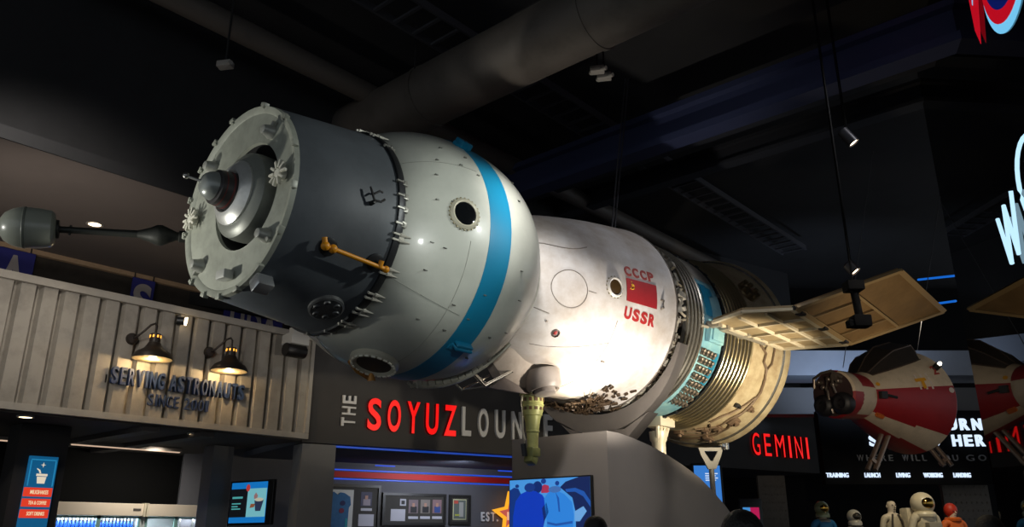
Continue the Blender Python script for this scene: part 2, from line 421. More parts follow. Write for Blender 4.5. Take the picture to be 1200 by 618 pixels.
m = MB(); m.lathe([(SA - .145, .143), (SA - .158, .141)], 64, OFF2, cap0=False, cap1=False); m.lathe([(SA - .2, .1355), (SA - .208, .1345)], 64, OFF2, cap0=False, cap1=False); m.build('red_band', mat('dull_red_band', (110, 48, 46), .5), pr)
m = MB(); m.lathe([(SA - .24, .108), (SA - .27, .105), (SA - .30, .092), (SA - .325, .07), (SA - .338, .036), (SA - .342, 0)], 64, OFF2); m.build('probe_tip', mat('grey_probe_tip', (150, 156, 152), .32, .3), ship)
m = MB(); m.tube([(SA - .33, HY + .04, .02), (SA - .37, HY + .07, .035), (SA - .41, HY + .10, .05)], .011); m.ball((SA - .42, HY + .105, .053), .024, 14); m.build('probe_pin', steel, ship)
# knobs, rosettes and blocks on the face (y, z)
def knob(y, z, up):
    mb = MB(); d = V((-1, 0, 0)); p = V((SA, y, z))
    mb.lat(p, p + d, [(-.02, .056), (.015, .056), (.03, .046), (.05, .043), (.075, .034), (.088, 0)], 24)
    t = V((0, y, z)).normalized()
    mb.box(p + V((-.01, 0, 0)) + t * .05, (.03, .025, .07), M.Rotation(math.atan2(-y, z), 3, 'X'))
    mb.build('latch_knob', mat('knob_grey', (170, 172, 164), .35, .3, var=.2, vscale=15), ship)
for y, z in ((-.381, .44), (.439, .404), (-.46, -.40), (.439, -.429)): knob(y, z, 1)
def rosette(y, z):
    mb = MB(); p = V((SA - .0, y, z)); mb.lat(p, p + V((-1, 0, 0)), [(0, .04), (.05, .04), (.06, .03), (.06, 0)], 16)
    for k in range(10):
        a = 2 * pi * k / 10; d = V((0, cos(a), sin(a)))
        mb.box(p + V((-.05, 0, 0)) + d * .068, (.03, .06, .02), M.Rotation(a, 3, 'X'), .006)
    mb.build('vent_rosette', mat('rosette_white', (205, 204, 190), .45), ship)
rosette(-.61, .02); rosette(.61, -.01)
m = MB(); m.box((SA - .04, -.02, -.61), (.08, .12, .07), None, .012); m.build('latch_box', mat('latch_box_grey', (180, 182, 176), .4, .2), ship)
m = MB(); p = pol(SA + .06, RA + .06, 153); m.box(p, (.13, .11, .10), M.Rotation(R(-27), 3, 'X'), .012); m.box(pol(SA + .1, RA + .01, 153), (.08, .06, .08), M.Rotation(R(-27), 3, 'X'))
m.build('docking_light', mat('light_housing', (176, 180, 182), .2, .7), ship)
for k, th in enumerate((20, 48, 72, 97, 122, 146, 168, 186, 204, 224, 262, 285, 305, 325, 345)):
    mb = MB(); rot = M.Rotation(R(th), 3, 'X'); p = pol(SA - .005, RA + .006, th)
    mb.box(p, (.045, .055, .028), rot, .005); mb.box(pol(SA - .012, RA - .014, th), (.02, .022, .022), rot, .004); mb.build('rim_tab', disc_paint, ship)
# small fittings on the collar
fr = hull_frame(-1.155, 92, r_cyl(-1.155), slope_c); m = MB()
m.cyl(xf(fr, 0, -.03, -.01), xf(fr, 0, -.03, .05), .02, .014); m.tube([xf(fr, 0, -.03, .05), xf(fr, -.03, .03, .055), xf(fr, -.045, .075, .05)], .009); m.tube([xf(fr, 0, -.02, .05), xf(fr, .05, -.02, .055), xf(fr, .085, .01, .05)], .009)
m.tube([xf(fr, -.01, .03, .05), xf(fr, .03, .06, .06), xf(fr, .06, .06, .05)], .008); m.build('collar_bracket', mat('soot_fitting', (26, 26, 26), .5), ship)
yel = mat('yellow_handrail', (226, 150, 22), .4)
a, b = pol(-1.47, r_cyl(-1.47) + .085, 122.0), pol(-.945, r_cyl(-.945) + .085, 123.5)
m = MB(); m.cyl(a, b, .017); m.ball(a, .034, 14); m.ball(b, .028, 14); m.ball(a + (b - a) * .12, .034, 14); hr = m.build('handrail', yel, ship)
m = MB(); m.cyl(a, a + V((0, 0, 1)).normalized() * .06 + V((-.02, -.01, 0)), .02); m.cyl(b + V((-.06, 0, 0)), b + V((-.06, -.02, .05)), .02); m.build('handrail_knob', yel, hr)
for q in (-1.4, -1.0):
    mb = MB(); mb.cyl(pol(q, r_cyl(q) - .01, 122.8), pol(q, r_cyl(q) + .085, 122.8), .022); disc_ring(mb, hull_frame(q, 122.8, r_cyl(q), slope_c), [(0, .07), (.012, .07), (.02, .05), (.02, 0)], 20); mb.build('handrail_post', dark_metal, ship)
fr = hull_frame(-1.13, 157, r_cyl(-1.13), slope_c); m = MB()
disc_ring(m, fr, [(-.01, .135), (.022, .135), (.03, .12), (.024, .105), (.03, .09), (.03, 0)], 40)
for k in range(6):
    a = 2 * pi * k / 6; disc_ring(m, fr @ M.Translation((.085 * cos(a), .085 * sin(a), .025)), [(0, .028), (.018, .024), (.018, .012), (.006, .01), (.006, 0)], 14)
m.build('connector_plate', mat('connector_grey', (96, 98, 98), .45, .4, var=.4, vscale=20), ship)
# clamps round the collar's rear ring
clamp_m = mat('clamp_pale', (198, 196, 184), .4, .3)
for th in (5, 21, 35, 50, 77, 85, 92, 100, 107, 125, 140, 151, 163, 176, 192, 215, 250, 290, 330):
    big = th in (35, 107, 125, 140, 151, 163, 21)
    mb = MB(); fr = hull_frame(SB, th, RB)
    L = .10 if big else .06
    for dy in ((-.022, .022) if big else (0,)):
        mb.box(xf(fr, -.03, dy, .015), (.07, .014, .022), fr.to_3x3())
        p0 = xf(fr, .0, dy, .02); p1 = pol(SB + L, r_orb(SB + L) + .02, th) + (xf(fr, 0, dy, 0) - fr.translation)
        mb.tube([p0, p1], [.015, .003], 6)
    mb.box(xf(fr, .02, 0, .005), (.05, .045, .03), fr.to_3x3(), .004); mb.build('ring_clamp', clamp_m if big else mat('clamp_grey', (150, 150, 142), .4, .4), ship)
# round forward section
prof = [(-.93, .72)] if False else []
N = 40
for i in range(N + 1):
    a = pi - R(40) - (pi / 2 - R(40)) * i / N; prof.append((-.1 + RR * cos(a), RR * sin(a)))
for i in range(N + 1):
    a = pi / 2 - R(58) * i / N; prof.append((.1 + RR * cos(a), RR * sin(a)))
m = MB(); m.lathe(prof, 160, cap0=True, cap1=True); orb = m.build('orbital_section', pale_hull, ship)
m = MB(); q = [(-.147 + .257 * i / 10) for i in range(11)]
m.lathe([(-.147, r_orb(-.147) - .002)] + [(s, r_orb(s) + .0035) for s in q] + [(.11, r_orb(.11) - .002)], 160, cap0=False, cap1=False); m.build('blue_stripe', blue_paint, ship)
m = MB(); m.lathe([(.94, .60), (.94, .668), (.965, .682), (1.02, .672), (1.03, .62)], 128, cap0=False, cap1=False); rf = m.build('rear_flange', mat('flange_grey', (168, 168, 160), .42, .2, var=.2, vscale=9), ship)
m = MB()
for k in range(44): fr = hull_frame(.95, k * 360 / 44, .678); disc_ring(m, fr, [(0, .011), (.012, .010), (.012, 0)], 8)
m.build('bolt_row', dark_metal, rf)
def weld_line(mb, pts, r=.004): mb.tube(pts, r, 5)
for t0 in (128, 60, 200):
    m = MB(); weld_line(m, [pol(s, r_orb(s) + .001, t0 + (s + .8) * 6) for s in [(-.8 + .6 * i / 14) for i in range(15)]], .003); m.build('weld_seam', mat('seam_grey', (140, 142, 134), .5), ship)
m = MB(); weld_line(m, [pol(-.33, r_orb(-.33) + .0005, t) for t in range(100, 190, 5)], .003)
m.build('weld_seam', mat('seam_grey', (140, 142, 134), .5), ship)
for s, t in ((-.62, 84), (-.5, 84), (-.63, 105), (-.53, 106), (-.62, 118), (-.3, 128), (-.1, 132), (-.5, 140), (-.25, 140), (-.05, 120), (.3, 105), (.4, 118), (.25, 138), (.45, 135), (-.35, 62), (-.25, 55), (-.45, 50), (-.2, 66), (.3, 70), (.38, 55), (-.55, 60), (-.6, 70), (.2, 152)):
    m = MB(); fr = hull_frame(s, t, r_orb(s)); m.box(xf(fr, 0, 0, .004), (.03, .008, .016), fr.to_3x3()); m.build('hull_stud', mat('stud_grey', (120, 122, 116), .4, .4), ship)
def rslope(fn, s): return (fn(s + .01) - fn(s - .01)) / .02
def porthole(s, th, r, rf, name='porthole', bolts=24, glass=black_glass, rimm=None):
    fr = hull_frame(s, th, rf(s), rslope(rf, s)); mb = MB()
    disc_ring(mb, fr, [(-.06, r * 1.34), (.008, r * 1.34), (.016, r * 1.26), (.026, r * 1.14), (.02, r * 1.0), (-.02, r * .98)], 48)
    o = mb.build(name, rimm or mat('porthole_rim', (188, 184, 164), .4, .15), ship)
    if bolts:
        mb = MB()
        for k in range(bolts):
            a = 2 * pi * k / bolts; disc_ring(mb, fr @ M.Translation((r * 1.38 * cos(a), r * 1.38 * sin(a), -.002)), [(0, .009), (.008, .008), (.009, 0)], 8)
        mb.build('bolt_circle', mat('bolt_khaki', (132, 126, 100), .4, .4), o)
    mb = MB(); disc_ring(mb, fr, [(-.03, r * 1.0), (.014, r * .99), (.016, r * .9), (.016, 0)], 40); mb.build('pane', glass, o)
porthole(-.405, 88.8, .098, r_orb)
m = MB(); fr = hull_frame(-.43, 176.5, r_orb(-.43), rslope(r_orb, -.43)); disc_ring(m, fr, [(-.05, .21), (.012, .205), (.03, .19), (.034, .17), (.02, .15), (-.03, .145)], 56); lp = m.build('porthole', mat('porthole_rim', (188, 184, 164)), ship)
m = MB()
for k in range(22):
    a = 2 * pi * k / 22; f2 = fr @ M.Rotation(a, 4, 'Z') @ M.Translation((.182, 0, .034)); m.box(f2.translation, (.018, .036, .014), f2.to_3x3(), .003)
m.build('rim_segments', mat('segment_white', (226, 222, 204), .4), lp)
m = MB(); disc_ring(m, fr, [(-.04, .148), (.016, .146), (.018, 0)], 40); m.build('pane', mat('shutter_brown', (60, 54, 50), .3, .3), lp)
# stirrup on the blue stripe, blue block on top
fr = hull_frame(.015, 145, r_orb(.01)); m = MB()
m.tube([xf(fr, -.09, -.01, 0), xf(fr, -.09, -.01, .06), xf(fr, .09, -.01, .06), xf(fr, .09, -.01, 0)], .016, 8); m.box(xf(fr, 0, .02, .03), (.18, .02, .06), fr.to_3x3(), .004); m.box(xf(fr, 0, -.04, .008), (.24, .05, .016), fr.to_3x3(), .004)
m.build('stirrup', blue_paint, ship)
fr = hull_frame(-.12, 41, r_orb(-.12)); m = MB(); m.box(xf(fr, 0, .0, .03), (.12, .12, .07), fr.to_3x3(), .01); m.box(xf(fr, -.07, 0, .01), (.04, .06, .03), fr.to_3x3()); m.build('stripe_block', blue_paint, ship)
# long folded rail under the round section with a light frame
m = MB()
RY = C.y - .12
spine = [(.12, 182), (.25, 181.5), (.4, 180), (.55, 177.5), (.68, 174.5), (.78, 171), (.85, 167), (.91, 161), (.95, 154)]
rp = [pol(a_, r_orb(a_) + .035, t_) for a_, t_ in spine]
for k in range(len(rp) - 1):
    for h_ in (0, .5):
        q0 = rp[k] + (rp[k + 1] - rp[k]) * h_; q1 = rp[k] + (rp[k + 1] - rp[k]) * (h_ + .44); d = q1 - q0
        m.box((q0 + q1) / 2, (d.length, .10 if k > 1 else .06 + .02 * k, .05), d.to_track_quat('X', 'Z').to_matrix(), .005)
m.tube([p + V((0, -.03, -.03)) for p in rp], .016, 8); m.tube([p + V((0, .05, -.02)) for p in rp], .012, 8); m.tube([rp[0] + V((-.08, 0, .0)), rp[0] + V((-.03, 0, -.03)), rp[0]], .014, 8)
m.build('folded_rail', mat('rail_pale', (178, 174, 158), .4, .25, var=.3, vscale=14), ship)
m = MB(); p0 = rp[4] + V((0, -.03, -.02)); p1 = onY(568, 453, RY) - C; p2 = onY(600, 436, RY) - C
m.tube([p0, p1, p2], .014); m.tube([p0 + V((.05, 0, 0)), p1 + V((.02, 0, .03)), p2 + V((-.03, 0, 0))], .007); m.tube([p0 + V((0, .3, 0)), p1 + V((0, .3, 0)), p2 + V((0, .3, 0))], .012); m.tube([p1, p1 + V((0, .3, 0))], .012)
m.build('rail_strut', bright_metal, ship)
m = MB(); q_ = [onY(*t, RY + .06) - C for t in ((569, 454), (601, 437), (634, 452), (632, 464))]
va = [m.b.verts.new(p) for p in q_]; vb = [m.b.verts.new(p + V((0, .03, .0))) for p in q_]; m.b.faces.new(va); m.b.faces.new(list(reversed(vb)))
for i in range(4): m.b.faces.new((va[i], va[(i + 1) % 4], vb[(i + 1) % 4], vb[i]))
m.build('shield_plate', mat('shield_grey', (120, 108, 102), .6, .1, var=.2, vscale=5), ship, smooth=0)
m = MB(); m.tube([pol(-.55, r_orb(-.55) + .03, 186), pol(-.45, 1.1, 187), pol(-.3, 1.14, 188)], .02); m.cyl(pol(-.34, 1.10, 184), pol(-.33, 1.17, 184), .02, .035); m.build('belly_fitting', mat('ochre_fitting', (172, 120, 52), .4, .3), ship)
# bell-shaped middle section
m = MB(); m.lathe(BELL + [(2.84, 1.085), (2.858, 1.078), (2.858, .9)], 160, cap0=False, cap1=True); bell = m.build('descent_section', white_paint, ship)
m = MB(); m.lathe([(2.83, 1.078), (2.836, 1.088), (2.856, 1.088), (2.86, 1.07)], 128, cap0=False, cap1=False); m.build('heat_shield_rim', mat('rim_grey', (120, 112, 104), .5, .4, var=.4, vscale=20), ship)
ln = mat('panel_line', (120, 112, 104), .6)
fr = hull_frame(1.335, 100.5, r_bell(1.335), rslope(r_bell, 1.33)); m = MB()
pts = []
for k in range(48):
    a = 2 * pi * k / 48; s = 1.335 + .2 * cos(a); pts.append(pol(s, r_bell(s) + .001, 100.5 - .185 * sin(a) / r_bell(1.335) * 180 / pi))
m.tube(pts, .0045, 5, True); m.build('hatch_outline', ln, ship)
m = MB(); weld_line(m, [pol(s, r_bell(s), 66 + 4 * sin((s - 1.1) * 6)) for s in [1.06 + .05 * i for i in range(12)]], .006); m.build('panel_seam', ln, ship)
m = MB(); weld_line(m, [pol(s, r_bell(s), 99 + (s - 1.55) * 2) for s in [1.55 + .02 * i for i in range(6)]], .004); m.build('panel_seam', ln, ship)
m = MB(); weld_line(m, [pol(s, r_bell(s), 122) for s in [1.04 + .03 * i for i in range(6)]], .005); m.build('panel_seam', ln, ship)
m = MB(); weld_line(m, [pol(1.98, r_bell(1.98), t) for t in range(112, 175, 4)], .004); m.build('panel_seam', ln, ship)
m = MB(); weld_line(m, [pol(s, r_bell(s), 150 - (s - 1.2) * 30) for s in [1.2 + .06 * i for i in range(14)]], .004); m.build('panel_seam', ln, ship)
porthole(1.883, 92.2, .08, r_bell, bolts=16, glass=mat('amber_dark_glass', (70, 52, 30), .12), rimm=mat('porthole_rim_white', (206, 200, 192), .45))
def hull_word(name, txt, w, h, m_, s0, th0):
    p_ = bpy.data.objects.new(name, None); col.objects.link(p_); p_.parent = ship
    n = len(txt); pitch = w / (n - .18)
    for i, ch in enumerate(txt):
        lettering('letter', ch, pitch * .8, h, .004, m_, p_, warp=wrap(s0 + i * pitch, th0, r_bell, .002), bold=.045)
flagm = mat('flag_red', (158, 26, 34), .6, var=.15, vscale=8)
m = MB(); patch(m, 2.05, 2.508, 84.3, 98.6, r_bell, .003, 10, 10); flag = m.build('flag', flagm, ship)
m = MB()   # hammer, sickle and star in the hoist corner
gold = mat('flag_gold', (212, 160, 40), .5)
w = wrap(2.085, 91.2, r_bell, .009)
arc = [(.035 + .03 * cos(a), .035 + .03 * sin(a)) for a in [R(-130 + 230 * i / 12) for i in range(13)]]
m.tube([w(V((x, y, 0))) for x, y in arc], [.002 + .005 * sin(pi * i / 12) for i in range(13)], 5)
m.tube([w(V((.012, .008, 0))), w(V((.05, .055, 0)))], .004, 5); m.tube([w(V((.03, .058, 0))), w(V((.05, .04, 0)))], .006, 5)
st = []
for k in range(10): rr = .013 if k % 2 == 0 else .006; st.append(w(V((.035 + rr * sin(k * pi / 5), .085 + rr * cos(k * pi / 5), 0))))
m.b.faces.new([m.b.verts.new(p) for p in st]); m.build('flag_emblem', gold, flag)
hull_word('lettering_upper', 'CCCP', .45, .112, letter_red, 2.045, 82.6)
hull_word('lettering_lower', 'USSR', .46, .125, mat('lettering_red', (158, 34, 34), .6), 2.045, 109.4)
fr = hull_frame(1.35, 133.5, r_bell(1.35), rslope(r_bell, 1.35)); m = MB(); disc_ring(m, fr, [(-.01, .045), (.008, .044), (.01, .034), (.0, .03), (.0, 0)], 24); pg = m.build('red_plug', mat('plug_dark', (70, 52, 44), .5), ship)
m = MB(); m.ball(xf(fr, -.012, .006, .006), .022, 12, (1, 1, .5), fr.to_3x3()); m.build('plug_cap', mat('plug_red', (170, 36, 34), .4), pg)
m = MB(); fr = hull_frame(2.58, 95, r_bell(2.58)); m.tube([xf(fr, 0, -.05, 0), xf(fr, 0, -.04, .03), xf(fr, 0, .04, .03), xf(fr, 0, .05, 0)], .013); m.build('hull_loop', mat('fitting_dull', (130, 122, 112), .5, .3), ship); m = MB(); fr = hull_frame(2.05, 139, r_bell(2.05)); m.box(xf(fr, 0, 0, .005), (.05, .02, .012), fr.to_3x3()); m.build('hull_fitting', mat('fitting_dull', (130, 122, 112), .5, .3), ship); m = MB(); fr = hull_frame(1.2, 128, r_bell(1.2)); m.box(xf(fr, 0, 0, .005), (.02, .02, .012), fr.to_3x3()); m.build('hull_fitting', mat('fitting_dull', (130, 122, 112), .5, .3), ship)
# periscope fairing and periscope
fm = mat('fairing_paint', (196, 184, 172), .55, var=.25, vscale=4, var_rgb=(160, 144, 130))
m = MB()
def fring(s, y0, y1, zb, zt): return [(s, y0, zt), (s, y0 * .8 + y1 * .2, (zb + zt) / 2), (s, y0 * .6 + y1 * .4, zb), (s, y0 * .4 + y1 * .6, zb), (s, y0 * .2 + y1 * .8, (zb + zt) / 2), (s, y1, zt)]
rings = []
for s, hw, zb in ((1.02, .24, -.80), (1.15, .30, -.93), (1.45, .33, -1.00), (1.75, .30, -1.03), (1.92, .22, -1.01), (2.05, .08, -.97)):
    zt = -r_bell(s) * .80
    rings.append([m.b.verts.new(p) for p in fring(s, -hw, hw, min(zb, zt - .01), zt)])
m.ring_faces(rings); m.build('periscope_fairing', fm, ship)
m = MB(); fr = hull_frame(1.62, 168, .97); disc_ring(m, fr, [(-.1, .19), (.05, .18), (.09, .15), (.085, .125), (.02, .12)], 40); disc_ring(m, fr, [(-.05, .118), (.12, .11), (.13, .09), (.13, 0)], 32); m.build('periscope_socket', mat('socket_grey', (150, 140, 132), .5, .1, var=.2, vscale=8), ship)
pm = mat('khaki_green_paint', (178, 178, 110), .45, .1, var=.25, vscale=10)
px, pz = 1.69, -1.02
m = MB(); m.lat((px, 0, pz), (px, 0, pz - 1), [(0, .118), (.02, .13), (.035, .13), (.04, .112), (.12, .112), (.125, .118), (.135, .118), (.14, .112), (.19, .108), (.22, .10), (.235, .1), (.24, .088), (.3, .075), (.38, .066), (.385, .07), (.4, .07), (.405, .062), (.56, .054)], 40); psc = m.build('periscope_tube', pm, ship)
m = MB()
for k in range(12):
    a = 2 * pi * k / 12
    for z, r_, hh in ((-.08, .112, .035), (-.17, .108, .03)): m.box((px + r_ * cos(a), r_ * sin(a), pz + z), (.012, .03, hh), M.Rotation(a, 3, 'Z'))
m.build('periscope_slots', mat('slot_brown', (96, 66, 44), .5), psc)
m = MB(); m.box((px - .01, .0, pz - .60), (.13, .13, .10), None, .025); m.box((px - .03, .0, pz - .67), (.10, .11, .09), M.Rotation(R(25), 3, 'Y'), .02); m.build('periscope_head', mat('olive_head_paint', (112, 116, 68), .45, .1, var=.25, vscale=10), ship)
m = MB(); m.cyl((px - .1, .02, pz - .64), (px - .12, .02, pz - .52), .028); m.build('periscope_lens', dark_metal, ship)
m = MB(); m.tube([(px - .1, .03, pz + .01), (px - .135, .03, pz - .1), (px - .125, .03, pz - .25), (px - .12, .03, pz - .38), (px - .10, .02, pz - .48), (px - .11, .02, pz - .54)], .011); m.build('periscope_cable', mat('white_cable', (214, 206, 184), .5), ship)
# rear section: barrel, rings, blue band, fins, flare
svc_grey = mat('service_grey', (150, 146, 138), .45, .3, var=.3, vscale=5)
gold_m = mat('cream_skirt_paint', (196, 182, 150), .5, .15, var=.3, vscale=5, var_rgb=(150, 128, 96))
m = MB(); m.lathe([(2.87, .80), (3.12, .80), (3.12, 1.0), (3.14, 1.02), (4.62, 1.02), (4.62, .9)], 128); m.build('service_barrel', mat('barrel_black', (34, 32, 30), .5, .3), ship)
ringm = mat('ring_steel', (196, 190, 176), .26, .9)
for s, w_ in ((3.17, .028), (3.25, .026), (3.33, .026), (3.41, .026), (3.49, .03)):
    mb = MB(); mb.lathe([(s - w_ / 2, 1.0), (s - w_ / 2, 1.045), (s, 1.058), (s + w_ / 2, 1.045), (s + w_ / 2, 1.0)], 128, cap0=False, cap1=False); mb.build('ring_band', ringm, ship)
blue_pale = mat('pale_blue_band', (140, 184, 190), .45, .1, var=.3, vscale=6, var_rgb=(96, 150, 172))
m = MB(); m.lathe([(3.52, 1.01), (3.52, 1.038), (3.98, 1.04), (3.98, 1.01)], 160, cap0=False, cap1=False); m.build('blue_band', blue_pale, ship)
m = MB(); m.lathe([(3.52, 1.01), (3.52, 1.042), (3.98, 1.044), (3.98, 1.01)], 60, a0=-60, a1=64); m.build('grey_band', svc_grey, ship)
m = MB(); patch(m, 3.57, 3.72, 68, 90, lambda s: 1.044, .001); patch(m, 3.70, 3.80, 70, 76, lambda s: 1.044, .01); m.build('blue_patch', blue_paint, ship)
m = MB(); patch(m, 3.84, 3.96, 112, 136, lambda s: 1.04, .002); m.build('blue_patch', blue_paint, ship)
fr = hull_frame(3.74, 101.5, 1.04); m = MB(); m.box(xf(fr, 0, 0, .03), (.34, .2, .07), fr.to_3x3(), .02); m.box(xf(fr, 0, 0, .07), (.26, .14, .03), fr.to_3x3(), .012); m.build('blue_box', blue_pale, ship)
pinm = mat('connector_brown', (120, 108, 96), .4, .5)
for k in range(8):
    mb = MB(); th = 112.5 + k * 5.4; s0 = 3.56 + .012 * k
    for j in range(4):
        fr = hull_frame(s0 + j * .085, th + j * .3, 1.04)
        disc_ring(mb, fr, [(-.01, .026), (.05, .024), (.055, .016), (.055, 0)], 10); disc_ring(mb, fr @ M.Translation((0, -.04, 0)), [(-.01, .02), (.04, .018), (.04, 0)], 8)
    mb.build('connector_row', pinm, ship)
finm = mat('radiator_metal', (190, 176, 142), .3, .85)
for k in range(8):
    s = 4.09 + k * .069; r0 = r_svc(s)
    mb = MB(); mb.lathe([(s - .011, r0 - .03), (s - .009, r0 + .010), (s, r0 + .016), (s + .009, r0 + .010), (s + .011, r0 - .03)], 144, cap0=False, cap1=False); mb.build('radiator_fin', finm, ship)
m = MB(); m.lathe([(4.02, 1.02), (4.02, 1.05), (4.05, 1.052), (4.05, 1.02)], 128, cap0=False, cap1=False)
for th in range(0, 360, 9): fr = hull_frame(4.0, th, 1.045); m.box(xf(fr, 0, 0, .01), (.05, .03, .03), fr.to_3x3())
m.build('clip_ring', dark_metal, ship)
m = MB(); m.lathe([(4.03, r_svc(4.03) - .014), (4.6, r_svc(4.6) - .014)], 128, cap0=False, cap1=False); m.build('fin_bed', mat('fin_bed_brown', (26, 23, 20), .8, 0), ship)
m = MB(); m.lathe([(4.6, r_svc(4.6) - .05), (4.6, r_svc(4.6) + .004), (5.1, r_svc(5.1)), (5.22, 1.25), (5.28, 1.285), (5.31, 1.30), (5.325, 1.285), (5.32, 1.22)], 160, cap0=False, cap1=False)
m.build('flared_skirt', gold_m, ship)
m = MB(); m.lathe([(5.3, 1.23), (5.15, 1.05), (5.12, 0)], 96, cap0=False, cap1=False); m.build('base_plate', dark_metal, ship)
m = MB(); m.lathe([(5.2, 1.235), (5.21, 1.262), (5.225, 1.268), (5.235, 1.25)], 128, cap0=False, cap1=False); m.build('skirt_rib', ringm, ship)
m = MB()
rs = random.Random(5)
def cable(pts, r): m.tube([pol(s, r_svc(s) + .02, t) for s, t in pts], r, 6)
cable([(4.72, 95), (4.74, 99), (4.85, 103), (4.83, 108), (4.92, 112), (4.95, 118), (4.98, 126), (4.96, 134), (4.93, 142), (4.9, 150)], .017)
cable([(4.93, 112), (5.0, 108), (5.02, 100), (5.03, 92)], .013)
cable([(4.95, 130), (4.85, 138), (4.75, 146), (4.68, 150), (4.64, 158)], .015)
cable([(4.93, 142), (4.84, 150), (4.86, 158), (4.75, 164), (4.66, 170)], .013)
cable([(4.9, 150), (5.0, 156), (5.02, 166), (4.98, 176), (5.02, 190)], .015)
cable([(4.7, 97), (4.8, 96), (4.86, 98), (4.82, 101)], .01)
cable([(4.7, 160), (4.86, 165), (4.9, 172), (4.78, 182)], .012)
cable([(4.66, 176), (4.8, 170), (4.94, 168), (5.05, 150)], .01)
m.build('skirt_cable', mat('cable_brown', (110, 92, 74), .5, .2), ship)
for s, t, a_, b_ in ((4.74, 139, .09, .05), (4.95, 150, .16, .12), (4.88, 160, .10, .10), (4.78, 166, .12, .07), (5.06, 172, .2, .07), (4.68, 182, .1, .1), (5.0, 138, .08, .08)):
    mb = MB(); fr = hull_frame(s, t, r_svc(s), .17); mb.box(xf(fr, 0, 0, .02), (a_, b_, .045), fr.to_3x3(), .008); disc_ring(mb, fr @ M.Translation((a_ * .2, 0, .04)), [(0, b_ * .3), (.03, b_ * .28), (.03, 0)], 12)
    mb.build('skirt_fitting', mat('fitting_brown', (126, 104, 84), .5, .3, var=.4, vscale=20) if s != 4.74 else black, ship)
fr = hull_frame(4.78, 62, r_svc(4.78), .17); m = MB(); disc_ring(m, fr, [(-.02, .16), (.03, .15), (.05, .10), (.03, .08), (.03, 0)], 24)
for k in range(8): a = 2 * pi * k / 8; disc_ring(m, fr @ M.Translation((.12 * cos(a), .12 * sin(a), .02)), [(0, .035), (.06, .03), (.06, 0)], 10)
m.build('engine_cluster', mat('engine_bronze', (130, 110, 80), .35, .7), ship)
# thruster hanging under the rear section
wt = mat('white_thruster', (222, 212, 190), .4, .1)
m = MB(); tx = 4.1; m.box((tx, -.02, -1.09), (.34, .26, .12), None, .02)
for dx in (-.13, -.04, .05, .14): m.tube([(tx + dx, -.08, -1.08), (tx + dx * .7, -.05, -1.24), (tx + dx * .4, -.02, -1.34)], .026, 8)
m.lat((tx, 0, -1.2), (tx, 0, -2), [(0, .11), (.1, .105), (.13, .085), (.28, .085), (.29, .10), (.31, .10), (.32, .072), (.4, .066), (.4, .05), (.36, .04)], 28); m.build('thruster_nozzle', wt, ship)
m = MB(); m.lat((tx, 0, -1.52), (tx, 0, -2), [(0, .08), (.09, .074), (.09, .05)], 28); m.build('thruster_tip', ringm, ship)
m = MB()
m.box((5.12, -.35, -1.31), (.16, .05, .05), None, .01); m.cyl((5.16, -.36, -1.28), (5.16, -.36, -1.36), .035); m.build('skirt_lamp', bright_metal, ship)
# gap between the middle and rear sections: struts and equipment
sm = mat('strut_pale', (186, 176, 158), .4, .4)
for k in range(36):
    mb = MB(); t = k * 10 + 2
    mb.tube([pol(2.85, 1.03, t), pol(3.13, 1.02, t + (4 if k % 2 else -4))], .014, 6); fr = hull_frame(2.97, t + 1, .98); mb.box(xf(fr, 0, 0, .0), (.04, .05, .04), fr.to_3x3()); mb.build('strut', sm, ship)
m = MB(); rs = random.Random(9)
for k in range(200):
    t = rs.uniform(0, 360); s = rs.uniform(2.9, 3.08); fr = hull_frame(s, t, rs.uniform(.96, 1.06)) @ M.Rotation(rs.uniform(0, 3), 4, 'Z')
    m.box(fr.translation, (rs.uniform(.03, .12), rs.uniform(.02, .07), rs.uniform(.03, .09)), fr.to_3x3())
tag(m.build('equipment_bundle', mat('equipment_grey', (190, 184, 172), .45, .4, var=.6, vscale=13), ship), kind='stuff')
m = MB()
for k in range(46):
    t = rs.uniform(60, 200); s = rs.uniform(2.9, 3.05); r_ = rs.uniform(.98, 1.06)
    m.tube([pol(s + rs.uniform(-.04, .04), r_ + rs.uniform(-.05, .02), t + dt) for dt in (0, 3, 6, 9)], .009, 5)
tag(m.build('wiring', mat('wiring_dark', (60, 48, 40), .5, .3), ship), kind='stuff')
m = MB()
for k in range(26):
    t = 118 + k * 1.55; fr = hull_frame(3.02 + .05 * (k % 3), t, 1.03); m.box(xf(fr, 0, 0, .035), (.045, .03, .05), fr.to_3x3(), .006)
    if k % 2: disc_ring(m, fr @ M.Translation((.03, 0, .05)), [(0, .016), (.035, .014), (.035, 0)], 8)
m.build('valve_row', mat('valve_white', (226, 220, 204), .35, .2), ship)
m = MB()
for k in range(60):
    t = rs.uniform(150, 202); s = rs.uniform(2.3, 2.88); r_ = rs.uniform(1.04, 1.11)
    fr = hull_frame(s, t, r_) @ M.Rotation(rs.uniform(0, 3), 4, 'Z'); m.box(fr.translation, (rs.uniform(.02, .08), rs.uniform(.015, .035), rs.uniform(.015, .035)), fr.to_3x3())
for k in range(110):
    t = rs.uniform(162, 202); s = rs.uniform(2.2, 2.8); m.tube([pol(s + d_ * rs.uniform(.5, 1.5), rs.uniform(1.05, 1.13), t + rs.uniform(-4, 4)) for d_ in (0, .06, .12)], .008, 5)
tag(m.build('belly_wiring', mat('belly_wiring_brown', (74, 58, 42), .5, .4, var=.5, vscale=15), ship), kind='stuff')
